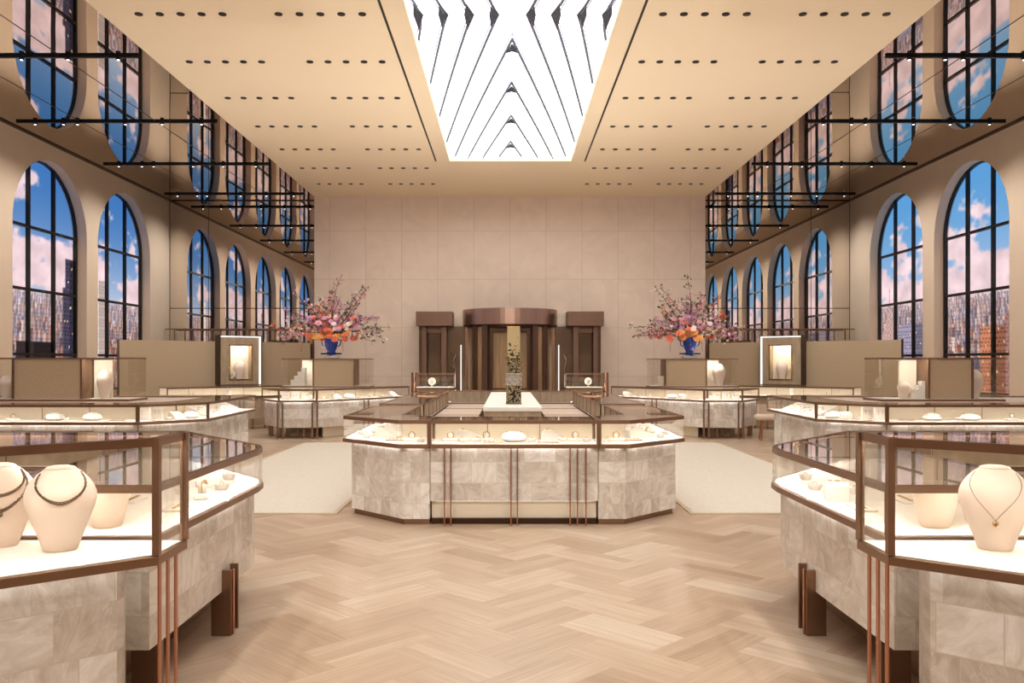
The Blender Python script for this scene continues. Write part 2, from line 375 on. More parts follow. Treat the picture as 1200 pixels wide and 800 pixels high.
def tag(o, label=None, cat=None, group=None, kind=None):
    if label: o['label'] = label
    if cat: o['category'] = cat
    if group: o['group'] = group
    if kind: o['kind'] = kind
    return o
def empty(name, loc, label=None, cat=None, group=None, kind=None):
    o = bpy.data.objects.new(name, None); C.objects.link(o); o.location = loc; o.empty_display_size = .1
    LOC[o.name] = tuple(loc); return tag(o, label, cat, group, kind)
def copy_tree(o, parent=None):
    c = o.copy(); C.objects.link(c); c.parent = parent
    for ch in list(o.children): copy_tree(ch, c)
    return c
def area(p): return .5*sum(p[i][0]*p[(i+1)%len(p)][1]-p[(i+1)%len(p)][0]*p[i][1] for i in range(len(p)))
def ccw(p): return list(p) if area(p) > 0 else list(reversed(p))
def orient(poly, types):
    if area(poly) > 0: return list(poly), list(types)
    n = len(poly); q = list(reversed(poly))
    return q, [types[(n-2-i) % n] for i in range(n)]
def inset(poly, ds):
    n = len(poly); out = []
    def line(i):
        a, b = Vector(poly[i]), Vector(poly[(i+1)%n]); d = (b-a).normalized(); nn = Vector((-d.y, d.x)); return a+nn*ds[i], d, nn
    for i in range(n):
        p1, d1, n1 = line((i-1) % n); p2, d2, n2 = line(i)
        cr = d1.x*d2.y-d1.y*d2.x
        if abs(cr) < .05: out.append(tuple(p2))
        else:
            t = ((p2.x-p1.x)*d2.y-(p2.y-p1.y)*d2.x)/cr; out.append(tuple(p1+d1*t))
    return out
def spot(loc, target, watts, size=70, blend=.6, rad=.04, col=(1, .958, .905)):
    l = bpy.data.lights.new('spot', 'SPOT'); l.energy = watts; l.spot_size = math.radians(size); l.spot_blend = blend; l.shadow_soft_size = rad; l.color = col
    o = bpy.data.objects.new('spot_lamp', l); C.objects.link(o); o.location = loc
    o.rotation_euler = (Vector(target)-Vector(loc)).to_track_quat('-Z', 'Y').to_euler(); return o
ORD = ['first','second','third','fourth','fifth','sixth','seventh','eighth','ninth','tenth','eleventh','twelfth']
SIDE = {-1: 'left', 1: 'right'}

# ------------------------------------------------------------------ floor
def make_floor():
    W, L_, st = .33, .66, 3
    c45 = math.cos(PI/4); verts = []; faces = []; uvs = []; tone = []
    rnd = random.Random(3)
    def add(x, y, w_, h_, horiz):
        base = rnd.gauss(.30, .085)
        for k in range(st):
            if horiz: r = (x, y+k*h_/st, x+w_, y+(k+1)*h_/st)
            else: r = (x+k*w_/st, y, x+(k+1)*w_/st, y+h_)
            q = [(r[0],r[1]),(r[2],r[1]),(r[2],r[3]),(r[0],r[3])]
            t = min(max(base+rnd.gauss(0, .06), .06), .6); i = len(verts)
            for (a, b) in q: verts.append(((a-b)*c45, (a+b)*c45+9.0, 0))
            faces.append((i, i+1, i+2, i+3)); tone.append(t)
            uvs.extend([(0,0),(L_,0),(L_,.11),(0,.11)] if horiz else [(0,.11),(0,0),(L_,0),(L_,.11)])
    R_ = int(34/W)
    for i in range(-R_, R_):
        for j in range(-R_, R_):
            X = (i-j)*W*c45; Y = (i+j)*W*c45+9
            if abs(X) > 9.6 or Y < -12.6 or Y > 23.2: continue
            c = (i-j) % 4
            if c == 0: add(i*W, j*W, L_, W, True)
            elif c == 3: add(i*W, j*W, W, L_, False)
    me = bpy.data.meshes.new('floor'); me.from_pydata(verts, [], faces); me.materials.append(M['floor'])
    ul = me.uv_layers.new(name='UVMap'); ul.data.foreach_set('uv', [c for u in uvs for c in u])
    at = me.attributes.new('tone', 'FLOAT', 'FACE'); at.data.foreach_set('value', tone)
    o = bpy.data.objects.new('floor', me); C.objects.link(o); tag(o, 'pale oak parquet floor laid in a large herringbone', 'floor', kind='structure')
make_floor()

# ------------------------------------------------------------------ walls with arches
ARCH_C = [7.1, 10.33, 13.55, 16.77, 19.98]; AR = 1.36; SPRING = 4.12; SILL = .9; JD = .25; Y0 = -12.0
def arch_pts(cy, n=28):
    return [(cy-AR*math.cos(PI*k/n), SPRING+AR*math.sin(PI*k/n)) for k in range(n+1)]
def make_side_wall(s):
    mb = MB(); X = s*XW
    ys = [Y0]
    def q(y0, y1, z0, z1): mb.face([(X,y0,z0),(X,y1,z0),(X,y1,z1),(X,y0,z1)], 'wall')
    cur = Y0
    for cy in ARCH_C:
        q(cur, cy-AR, 0, HC); cur = cy+AR
        q(cy-AR, cy+AR, 0, SILL)
        ap = arch_pts(cy)
        for (a, b) in zip(ap[:-1], ap[1:]):
            mb.face([(X,a[0],a[1]),(X,b[0],b[1]),(X,b[0],HC),(X,a[0],HC)], 'wall')
        out = [(cy-AR, SILL)]+ap+[(cy+AR, SILL)]
        X2 = s*(XW+JD+.12)
        for (a, b) in zip(out, out[1:]+out[:1]):
            mb.face([(X,a[0],a[1]),(X2,a[0],a[1]),(X2,b[0],b[1]),(X,b[0],b[1])], 'wall')
    q(cur, YM+.1, 0, HC)
    # outer skin so the wall has thickness
    mb.face([(s*(XW+.5),Y0,0),(s*(XW+.5),YM+.1,0),(s*(XW+.5),YM+.1,HC),(s*(XW+.5),Y0,HC)], 'wall')
    o = mb.build('wall_'+SIDE[s]); tag(o, f'warm plaster wall with tall arched windows on the {SIDE[s]} side', 'wall', kind='structure')
make_side_wall(-1); make_side_wall(1)

def fbm(x, y, z, o=4):
    v = 0; a = .5
    for i in range(o): v += a*noise.noise((x, y, z)); x *= 2.03; y *= 2.03; a *= .5
    return v
def make_skyline(seed, feature):
    rnd = random.Random(seed); layers = []
    pal_far = [(196,176,186),(176,160,180),(214,190,186),(160,160,190)]
    pal_mid = [(190,140,120),(150,110,104),(206,168,150),(120,104,120),(168,130,120)]
    pal_near = [(160,92,66),(120,74,62),(190,128,96),(88,70,76),(140,104,92)]
    haze = np.array([206, 190, 200]); base = [np.array(c) for c in pal_mid+pal_near+[(120,116,140),(214,188,176),(150,120,112)]]
    for k in range(15):
        t = k/14; zb = 2.90-1.75*t**1.15; w0 = .05+.10*t; w1 = .12+.22*t; var = .05+.10*t; win = .25+.7*t
        pal = [tuple(c*(.3+.7*t)+haze*(.7-.7*t)) for c in base]
        x = -.2; row = []
        while x < 3:
            w_ = rnd.uniform(w0, w1); row.append((x, x+w_, zb+rnd.uniform(-var, var), rnd.choice(pal), win, rnd.random())); x += w_*rnd.uniform(.8, 1.15)
        layers.append(row)
    if feature == 'tower_dark': layers.append([(2.42,2.8,3.72,(70,64,84),1,.3),(2.3,2.45,3.1,(84,74,90),1,.3),(.62,1.95,1.95,(52,42,44),.3,.5)])
    if feature == 'tower_white': layers.append([(.42,.95,3.38,(236,212,204),.5,.2),(.95,1.1,2.6,(190,150,150),.6,.2)])
    if feature == 'spire': layers.append([(.9,2.8,2.42,(150,140,160),.9,.3)])
    if feature == 'blocks': layers.append([(1.25,2.1,2.25,(186,120,92),1,.3),(2.1,2.8,2.5,(150,110,104),.8,.7)])
    return layers
def picture(sx, z, lay, seed, feature, warm):
    t = min(max((z-2.8)/2.6, 0), 1)
    top = (66,118,184) if warm < 0 else (92,156,212)
    c = np.array([190,200,222])*(1-t)**1.6+np.array(top)*(1-(1-t)**1.6) if True else None
    cl = fbm(sx*1.0+seed*3.1, z*2.0+seed, seed*1.7, 5)
    band = math.exp(-((z-3.55)/.55)**2)*.42+math.exp(-((z-2.95)/.3)**2)*.25-.1
    k = min(max((cl+band-.10)*7, 0), 1)
    sh = fbm(sx*1.6+9, z*2.2+.3, seed+4, 3)
    cc = np.array([246,218,212])*(1+.25*sh)+np.array([0,-6,2])
    c = c*(1-.9*k)+cc*.9*k
    if z < 3.05:
        h = min((3.05-z)/.35, 1); c = c*(1-.5*h)+np.array([226,190,186])*.5*h
    if z < 2.6: c = np.array([150,160,196])*.7+np.array([196,150,140])*.3
    if feature == 'spire':
        hw = .42 if z < 2.25 else .34-.14*(z-2.25)/.3 if z < 2.55 else .19-.10*(z-2.55)/.25 if z < 2.8 else .08-.05*(z-2.8)/.2 if z < 3.0 else .02 if z < 3.35 else 0
        if abs(sx-.42) < hw:
            return np.array([224,184,176])*(1 if (int(z*16)+int(abs(sx-.42)*24)) % 2 else .72)
    for row in lay:
        for (a, b, zt, col, win, r) in row:
            if a <= sx < b and z < zt:
                f = .82+.3*((sx-a)/(b-a) < .45)
                c = np.array(col)*f
                if win:
                    gx = int((sx-a)*26); gz = int(z*24)
                    if gz % 2 == 0 and ((gx*7+gz*13+int(r*50)) % 3): c = c*(1-.38*win)
                    if (gx*31+gz*17+int(r*97)) % 53 == 0 and win > .6: c = np.array([255,222,180])
                break
    return np.clip(c, 0, 255)
WN = [0]
def make_window(s, idx):
    cy = ARCH_C[idx]; WN[0] += 1
    desc = {4: 'nearest the back wall', 3: 'second from the back wall', 2: 'third from the back wall', 1: 'fourth from the back wall', 0: 'fifth from the back wall'}[idx]
    root = empty('window_%d' % WN[0], (s*(XW+JD), cy, SILL), f'tall arched window showing a city skyline, {SIDE[s]} wall, {desc}', 'window', kind='structure')
    X = s*(XW+JD); step = .036 if idx >= 3 else .06
    feat = {(-1,3):'tower_dark',(-1,4):'tower_white',(1,4):'spire',(1,3):'blocks'}.get((s,idx), ['blocks','tower_dark','tower_white'][idx % 3])
    seed = idx*2.3+(s+1)*5+1; lay = make_skyline(int(seed*10), feat)
    ny = int(2*AR/step)+1; nz = int((SPRING+AR-SILL)/step)+1
    verts = []; cols = []
    for j in range(nz+1):
        z = SILL+(SPRING+AR-SILL)*j/nz
        hw = AR if z <= SPRING else math.sqrt(max(AR*AR-(z-SPRING)**2, 0))
        hw = max(hw, .01)
        for i in range(ny+1):
            y = cy-hw+2*hw*i/ny; verts.append((0, y-cy, z-SILL))
            sx = (y-(cy-AR)) if s < 0 else ((cy+AR)-y)
            cols.append(picture(sx, z, lay, seed, feat, s))
    a = np.array(cols)/255; lin = np.where(a <= .04045, a/12.92, ((a+.055)/1.055)**2.4)
    faces = [(j*(ny+1)+i, j*(ny+1)+i+1, (j+1)*(ny+1)+i+1, (j+1)*(ny+1)+i) for j in range(nz) for i in range(ny)]
    me = bpy.data.meshes.new('screen'); me.from_pydata(verts, [], faces); me.materials.append(M['screen'])
    at = me.color_attributes.new('picture', 'FLOAT_COLOR', 'POINT')
    at.data.foreach_set('color', np.concatenate([lin, np.ones((len(lin),1))], 1).astype('f').ravel())
    o = bpy.data.objects.new('screen', me); C.objects.link(o); o.parent = root
    o.location.x = s*.05
    b = MB(); Xf = X-s*.02; w_ = .054
    ap = arch_pts(cy)
    for p, q in zip(ap[:-1], ap[1:]):
        b.bar((Xf,p[0],p[1]), (Xf,q[0],q[1]), .07, w_, 'black', up=(0,-(q[1]-p[1]),q[0]-p[0]))
    for y in (cy-AR+.03, cy-AR/3, cy+AR/3, cy+AR-.03):
        hw = abs(y-cy); zt = SPRING+math.sqrt(AR*AR-hw*hw) if hw < AR*.9 else SPRING
        b.box(Xf-.035, Xf+.035, y-w_/2, y+w_/2, SILL, zt, 'black')
    for z in (1.70, 2.94, 4.14): b.box(Xf-.03, Xf+.03, cy-AR, cy+AR, z-w_/2, z+w_/2, 'black')
    b.box(Xf-.035, Xf+.035, cy-AR, cy+AR, SILL, SILL+.06, 'black')
    b.build('window_frame', root)
for s in (-1, 1):
    for i in range(5): make_window(s, i)

# back wall, mirror walls, ceilings
b = MB(); b.face([(-XS,YB,0),(XS,YB,0),(XS,YB,HC),(-XS,YB,HC)], 'back', [(-XS,.07),(XS,.07),(XS,HC+.07),(-XS,HC+.07)])
for s in (-1, 1): b.face([(s*XS,YB,0),(s*XS,YM+.1,0),(s*XS,YM+.1,HC),(s*XS,YB,HC)], 'back')
tag(b.build('wall_back'), 'tall pale stone panelled wall behind the revolving door', 'wall', kind='structure')
for s in (-1, 1):
    b = MB(); b.box(min(s*XS, s*XW), max(s*XS, s*XW), YM, YM+.03, 0, HC, 'mirror')
    o = b.build('wall_mirror_'+SIDE[s]); tag(o, f'floor to ceiling bronze mirror wall at the {SIDE[s]} end of the aisle', 'wall', kind='structure')
    b = MB()
    for z in (2.97,): b.box(min(s*XS, s*XW), max(s*XS, s*XW), YM-.006, YM, z-.01, z+.01, 'darkbronze')
    b.box(min(s*XS, s*XW), max(s*XS, s*XW), YM-.012, YM, HC-.02, HC, 'darkbronze')
    b.box(s*XW-.012, s*XW+.012, YM-.012, YM, 0, HC, 'darkbronze')
    b.box(s*7.97-.006, s*7.97+.006, YM-.006, YM, 0, HC, 'darkbronze')
    o = b.build('trim_%d' % (1 if s < 0 else 2)); tag(o, f'thin bronze joints framing the {SIDE[s]} mirror wall', 'trim', kind='structure')
    b = MB(); b.box(min(s*XS, s*(XW+.05)), max(s*XS, s*(XW+.05)), Y0, YM+.1, HC, HC+.05, 'mirrorceil')
    o = b.build('ceiling_mirror_'+SIDE[s]); tag(o, f'polished reflective metal ceiling over the {SIDE[s]} aisle', 'ceiling', kind='structure')
    b = MB()
    for x in (6.3, 7.65): b.box(s*x-.006, s*x+.006, Y0, YM, HC-.004, HC, 'darkbronze')
    b.box(s*8.98-.02, s*8.98+.02, Y0, YM, HC-.03, HC, 'darkbronze')
    o = b.build('trim_%d' % (3 if s < 0 else 4)); tag(o, f'fine dark seams in the reflective ceiling, {SIDE[s]} aisle', 'trim', kind='structure')
b = MB(); b.box(-XW-.5, XW+.5, Y0-.2, Y0, 0, HC, 'wall')  # added unseen wall, keeps bright world light out of the glass reflections
tag(b.build('wall_front'), 'plain warm plaster wall added to close the unseen near end of the hall', 'wall', kind='structure')
# slab ceiling with skylight opening
SX, SY0, SY1 = 1.29, 1.5, 18.1
b = MB(); Z = HC-.012; ZT = HC+.45
b.box(-XS, -SX, Y0, YB+.01, Z, ZT, 'ceil'); b.box(SX, XS, Y0, YB+.01, Z, ZT, 'ceil')
b.box(-SX, SX, SY1, YB+.01, Z, ZT, 'ceil'); b.box(-SX, SX, Y0, SY0, Z, ZT, 'ceil')
tag(b.build('ceiling'), 'cream plaster ceiling slab pierced by rows of black downlights', 'ceiling', kind='structure')
for s in (-1, 1):
    b = MB(); b.box(s*1.58-.016, s*1.58+.016, SY0, SY1, Z-.003, Z+.002, 'black')
    tag(b.build('trim_%d' % (5 if s < 0 else 6)), f'thin black slot running beside the skylight on its {SIDE[s]} side', 'trim', kind='structure')
root = empty('skylight', (0, 10, HC), 'long luminous skylight with chevron shaped fins in the cream ceiling', 'skylight', kind='structure')
b = MB(); ZP = HC+.06; b.face([(-SX,SY0,ZP),(-SX,SY1,ZP),(SX,SY1,ZP),(SX,SY0,ZP)], 'skypanel'); b.build('light_panel', root)
b = MB(); zf = HC+.03; YK = 10.6
def chev(ya, mirrored):
    for dy, r in ((0, .007), (.17, .015), (.27, .007)):
        for sx in (-1, 1):
            pts = []
            for k in range(25):
                t = k/24*7.4; x = .176*t+.035*math.sin(t/7.4*PI); y = ya+dy+t
                if x > SX-.01 or y > SY1-.02: break
                if mirrored is None and y < YK: continue
                pts.append((sx*x, y, zf))
            if len(pts) > 1:
                b.tube(pts, r, 'fin', 5)
                mm = [(p[0], 2*YK-p[1], p[2]) for p in pts if 2*YK-p[1] > SY0+.05]
                if len(mm) > 1: b.tube(mm, r, 'fin', 5)
for k in range(8): chev(16.45-1.76*k, None)
b.build('fin', root)
b = MB()
def orn(x, y, d, w_=.09, l=.34):
    b.face([(x-w_*.15,y,zf-.01),(x+w_*.15,y,zf-.01),(x+w_,y+d*l,zf-.01),(x,y+d*l*.8,zf-.01),(x-w_,y+d*l,zf-.01)], 'ornament')
for k in range(4): orn(0, 16.45-1.76*k+.36, 1, .085)
for x in (.22, .53, .85, 1.16):
    for s in (-1, 1):
        b.face([(s*(x-.06),YK-.05,zf-.01),(s*(x+.03),YK-.4,zf-.01),(s*(x+.07),YK-.05,zf-.01),(s*(x+.05),YK+.45,zf-.01)], 'ornament')
b.build('ornament', root)

# downlights
def dl_proto():
    b = MB(); b.lathe([(.042,-.012),(.048,-.012),(.048,0),(.03,0)], 'black', 14)
    o = b.build('downlight'); return o
ROWS = [10.44+1.66*i for i in range(7)]; XG = [1.84+.256*i for i in range(5)]+[3.55+.256*i for i in range(5)]
P = dl_proto(); first = True
for ri, y in enumerate(ROWS):
    for s in (-1, 1):
        for ci, x in enumerate(XG):
            o = P if first else P.copy()
            if not first: C.objects.link(o)
            first = False; o.location = (s*x, y, Z)
            tag(o, f'{ORD[ci]} black downlight from the skylight, {SIDE[s]} half of ceiling, {ORD[6-ri]} row from back wall', 'downlight', 'ceiling downlights')
for y in [10.44+1.66*i for i in range(-12, 7)]:  # rows behind the camera are added for light, without fixtures
    for s in (-1, 1):
        for x in (2.35, 4.06): spot((s*x, y, Z-.02), (s*x, y, 0), SPOT_W, 95, .8, .05)

# track lights under the reflective ceilings
def make_track():
    r = empty('track_light', (0,0,0)); b = MB(); b.box(-1.78, 1.78, -.022, .022, -.028, 0, 'black'); b.build('rail', r)
    for x in (-1.45, -.95, -.7, .15, .8, 1.5):
        h = MB(); h.lathe([(.03,-.02),(.032,-.03),(.034,-.055),(.03,-.057)], 'black', 12, c=(x,0,0)); ho = h.build('lamp_head', r, True)
        l = MB(); l.lathe([(.001,-.060),(.02,-.060),(.02,-.058)], 'lens', 12, c=(x,0,0)); lo = l.build('lens', ho)
    return r
proto = make_track(); first = True
TY = [8.65, 11.9, 15.14, 18.4, 21.67]
for s in (-1, 1):
    for i, y in enumerate(TY):
        o = proto if first else copy_tree(proto); first = False
        o.location = (s*6.99, y, HC-.003)
        tag(o, f'black track of spotlights under the {SIDE[s]} reflective ceiling, {ORD[4-i]} from the back wall', 'track light', 'aisle track lights')
        spot((s*6.0, y, HC-.1), (s*5.6, y, 0), SPOT_W*.8, 85, .7, .05)
        spot((s*7.2, y, HC-.1), (s*9.0, y, 2.6), SPOT_W*1.55, 95, .9, .05)
        spot((s*6.4, y, HC-.1), (s*9.0, y+1.5, 1.4), SPOT_W*1.55, 95, .9, .05)

for x in (-4.06, -2.35, -.8, .8, 2.35, 4.06): spot((x, 18.74, Z-.02), (x, YB, 2.6), SPOT_W*1.1, 85, .9, .05)
for sg in (-1, 1):
    for (x, y) in ((5.4, 15.14), (7.4, 15.14)): spot((sg*x, y, HC-.1), (sg*(x+.2), 20.6, 1.2), SPOT_W*2.2, 50, .9, .05)
for x in (-4.06, -2.35, 2.35, 4.06):  # added fill spots behind the camera, no fixtures there
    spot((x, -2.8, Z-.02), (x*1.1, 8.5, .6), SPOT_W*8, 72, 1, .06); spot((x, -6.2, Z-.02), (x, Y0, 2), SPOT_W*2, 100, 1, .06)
# added upward spots among the cabinets, without fixtures, to brighten the ceiling
for sg in (-1, 1):
    for (x, y) in ((.8, 11.8), (.8, 15.3), (3.3, 5.0), (5.6, 13.3)):
        spot((sg*x, y, 1.0), (sg*min(x, 3.6), y, 6), UP_W, 150, 1, .04)
# ------------------------------------------------------------------ showcases
def counter(name, label, poly, types, zb=.06, zd=.775, zt=1.0, binset=.1, bpoly=None, pdot=.9, group='jewellery showcases', base='stone', plinth=True, back='cream',
            rods=(), legs=(), led=True, topmat='glasstop', divs=0, post=.024, joints=True):
    poly, types = orient(poly, types); n = len(poly)
    c = (sum(p[0] for p in poly)/n, sum(p[1] for p in poly)/n, 0)
    r = empty(name, c, label, 'showcase', group)
    ins = ccw(bpoly) if bpoly else inset(poly, [binset if t in 'g' else .004 for t in types])
    b = MB(); b.prism(ins, zb, zd-.04, base); b.build('stone_base' if base == 'stone' else 'base_panel', r)
    if plinth and zb > 0.01:
        pi = inset(ins, [.03 if t == 'g' else .004 for t in types]); b = MB(); b.prism(pi, 0, zb, 'bronze'); b.build('plinth', r)
    b = MB(); b.prism(inset(poly, [.002]*n), zd-.04, zd-.003, 'bronze'); b.build('deck_rim', r, bevel=.003)
    b = MB(); b.prism(inset(poly, [.022 if t == 'g' else .004 for t in types]), zd-.003, zd+.001, 'deck'); b.build('deck', r)
    fr = MB(); tf = .022
    for i in range(n):
        if types[i] == 'g' and led and base == 'stone':
            oi = inset(poly, [max(binset-.018, .01) if t == 'g' else .02 for t in types]); A, B = Vector(oi[i]), Vector(oi[(i+1) % n])
            if (B-A).length > .2:
                q = (B-A).normalized()*.05; A += q; B -= q; l = MB(); l.bar((A.x, A.y, zd-.0412), (B.x, B.y, zd-.0412), .008, .002, 'ledrim'); l.build('rim_light', r)
    gi = inset(poly, [.012 if t == 'g' else .010 for t in types])
    for i in range(n):
        a, q = poly[i], poly[(i+1) % n]; t = types[i]
        ga, gq = gi[i], gi[(i+1) % n]
        if t == 'g':
            fr.bar((*ga, zt-.017), (*gq, zt-.017), .010, .034, 'bronze')
            dd = (Vector(gq)-Vector(ga)).normalized(); n3 = Vector((-dd.y, dd.x)); iA = Vector(ga)+n3*.022; iQ = Vector(gq)+n3*.022
            fr.bar((iA.x, iA.y, zt-.0065), (iQ.x, iQ.y, zt-.0065), .005, .013, 'bronze')
            iA = Vector(ga)+n3*.012; iQ = Vector(gq)+n3*.012; fr.bar((iA.x, iA.y, zt-.003), (iQ.x, iQ.y, zt-.003), .022, .006, 'bronze')
            d = (Vector(gq)-Vector(ga)); L_ = d.length; d.normalize(); e = .014
            pa, pq = Vector(ga)+d*e, Vector(gq)-d*e
            g = MB(); g.bar((pa.x, pa.y, (zd+zt-.024)/2), (pq.x, pq.y, (zd+zt-.024)/2), .008, zt-.026-zd, 'glass'); g.build('glass_pane', r)
            if led and L_ > .15:
                nn = Vector((-d.y, d.x))*.012; e2 = min(.05, L_*.2)
                pa, pq = Vector(ga)+d*e2+nn, Vector(gq)-d*e2+nn
                l = MB(); l.bar((pa.x, pa.y, zt-.010), (pq.x, pq.y, zt-.010), .011, .004, 'led'); l.build('led_strip', r)
        elif t == 'b':
            d = (Vector(gq)-Vector(ga)).normalized(); nn = Vector((-d.y, d.x))
            p = MB(); A, B = Vector(ga), Vector(gq); th = .016
            A2, B2 = A+nn*th, B+nn*th
            z0, z1 = zd+.001, zt-.012
            L_ = (B-A).length
            p.face([(A.x,A.y,z0),(B.x,B.y,z0),(B.x,B.y,z1),(A.x,A.y,z1)], 'wood_greige', [(0,z0),(L_,z0),(L_,z1),(0,z1)])
            p.face([(B2.x,B2.y,z0),(A2.x,A2.y,z0),(A2.x,A2.y,z1),(B2.x,B2.y,z1)], back)
            p.face([(A.x,A.y,z1),(B.x,B.y,z1),(B2.x,B2.y,z1),(A2.x,A2.y,z1)], 'bronze'); p.face([(A.x,A.y,z0),(A2.x,A2.y,z0),(A2.x,A2.y,z1),(A.x,A.y,z1)], 'bronze')
            p.face([(B2.x,B2.y,z0),(B.x,B.y,z0),(B.x,B.y,z1),(B2.x,B2.y,z1)], 'bronze')
            nd = max(1, int(round(L_/.62)))
            for k in range(1, nd):
                m_ = A+(B-A)*k/nd+nn*(th+.002); p.box(m_.x-.003, m_.x+.003, m_.y-.003, m_.y+.003, z0, z1, 'bronze')
                m_ = A+(B-A)*k/nd-nn*.002; p.box(m_.x-.004, m_.x+.004, m_.y-.004, m_.y+.004, z0, z1, 'bronze')
            p.build('back_panel', r); fr.bar((*ga, zt-.006), (*gq, zt-.006), .02, .012, 'bronze')
        elif t == 'n' and joints:
            fr.bar((*ga, zt-.008), (*gq, zt-.008), .014, .016, 'bronze')
    fr.build('top_frame', r)
    for i in range(n):
        t0, t1 = types[i-1], types[i]
        if 'g' in (t0, t1):
            p = gi[i]; a, c2, e2 = poly[i-1], poly[i], poly[(i+1) % n]
            v1 = (Vector(c2)-Vector(a)).normalized(); v2 = (Vector(e2)-Vector(c2)).normalized()
            if v1.dot(v2) > pdot: continue
            w2 = post/2; b = MB(); b.box(p[0]-w2, p[0]+w2, p[1]-w2, p[1]+w2, zd+.001, zt-.001, 'bronze'); b.build('corner_post', r)
    b = MB(); b.prism(inset(poly, [.024 if t == 'g' else .004 for t in types]), zt-.010, zt, topmat); b.build('glass_top', r)
    for (x, y, z0, z1, w_) in rods:
        b = MB(); b.box(x-w_/2, x+w_/2, y-.012, y+.012, z0, z1, 'copper' if w_ < .02 else 'bronze'); b.build('metal_rod', r)
    for (x, y, z1, wx, wy) in legs:
        b = MB(); b.box(x-wx/2, x+wx/2, y-wy/2, y+wy/2, 0, z1, 'bronze'); b.build('leg', r)
    return r
def mx(s, pts): return [(s*x, y) for x, y in pts]

# --- central island
YC = 8.04
c1 = counter('showcase', 'wide central front showcase with copper rods before a lit recess', [(-.8,YC),(.8,YC),(.8,8.62),(-.8,8.62)], 'gnbn', zb=.23, binset=.07, plinth=False,
    rods=[(x, YC+.045, 0, .735, .012) for x in (-.66,-.60,-.03,.03,.53,.60,.68)])
b = MB(); b.box(-.79, .79, YC+.16, 8.6, .055, .23, 'cream'); b.build('recess_panel', c1)
b = MB(); b.box(-.79, .79, YC+.13, 8.6, 0, .055, 'darkbronze'); b.build('plinth', c1)
b = MB(); b.box(-.75, .75, YC+.10, YC+.115, .222, .229, 'ledsoft'); b.build('led_strip', c1)
for s in (-1, 1):
    sd = SIDE[s]
    counter('showcase', f'{sd} corner showcase of the central island with chamfered stone base',
        mx(s, [(.8,YC),(1.1,YC),(1.75,8.72),(1.75,10.7),(1.15,10.7),(1.15,9.0),(.8,8.62)]), 'ggggbbn', zb=.055, binset=.09, pdot=.6)
    counter('showcase', f'long {sd} side showcase of the central island behind its corner case',
        mx(s, [(1.15,11.25),(1.75,11.25),(1.75,15.7),(1.15,15.7)]), 'bggb', zb=.055, binset=.09)
counter('showcase', 'rear showcase closing the far end of the central island', [(-1.15,16.3),(1.15,16.3),(1.3,16.9),(-1.3,16.9)], 'bngn', zb=.055, binset=.05)
for s in (-1, 1):   # inner staff desks
    r = empty('service_desk', (s*.8, 13.4, 0), f'low pale service desk inside the central island, {SIDE[s]} of the white plinth', 'desk', 'staff desks')
    b = MB(); b.box(min(s*.5,s*1.1), max(s*.5,s*1.1), 10.9, 15.9, 0, .74, 'wood_greige'); b.build('cabinet', r)
    b = MB(); b.box(min(s*.48,s*1.12), max(s*.48,s*1.12), 10.88, 15.92, .74, .765, 'pinktop'); b.build('worktop', r)
    for y in (10.88, 12.6, 14.3, 15.9):
        b = MB(); b.box(min(s*.47,s*1.13), max(s*.47,s*1.13), y-.012, y+.012, .742, .772, 'bronze'); b.build('divider', r)
r = empty('display_plinth', (0, 13.4, 0), 'long white topped plinth in the middle of the central island', 'plinth')
b = MB(); b.box(-.36, .36, 10.7, 16.0, 0, .93, 'wood_greige'); b.build('body', r)
b = MB(); b.box(-.37, .37, 10.68, 16.02, .93, .985, 'deck'); b.build('top', r, bevel=.006)
# obelisk vase
r = empty('crystal_column', (0.02, 11.5, .985), 'square crystal and gold decorated column standing on the white plinth', 'sculpture')
def sq(b, h, z0, z1, m_): b.box(.02-h, .02+h, 11.5-h, 11.5+h, .985+z0, .985+z1, m_)
b = MB(); sq(b, .105, 0, .02, 'darkgold'); sq(b, .10, .02, .25, 'fleck'); b.build('base_block', r, bevel=.004)
b = MB()
for k in range(5): sq(b, .112-.008*(k % 2), .25+.033*k, .25+.033*(k+1), 'crystal')
b.build('crystal_collar', r, bevel=.005)
b = MB(); sq(b, .085, .415, .62, 'fleck'); b.build('patterned_shaft', r, bevel=.003)
b = MB(); sq(b, .085, .62, 1.03, 'speck'); sq(b, .085, 1.03, 1.04, 'gold'); b.build('gilded_shaft', r, bevel=.003)
b = MB()
for k in range(10):
    z = .985+.44+.028*k; a = k*1.9; b.tube([(.02+.08*math.cos(a), 11.5-.09, z), (.02+.10*math.cos(a), 11.5-.105, z+.02), (.02+.13*math.cos(a+.4), 11.5-.10, z+.05)], .006, 'darkgold', 5)
b.build('metal_twig', r)

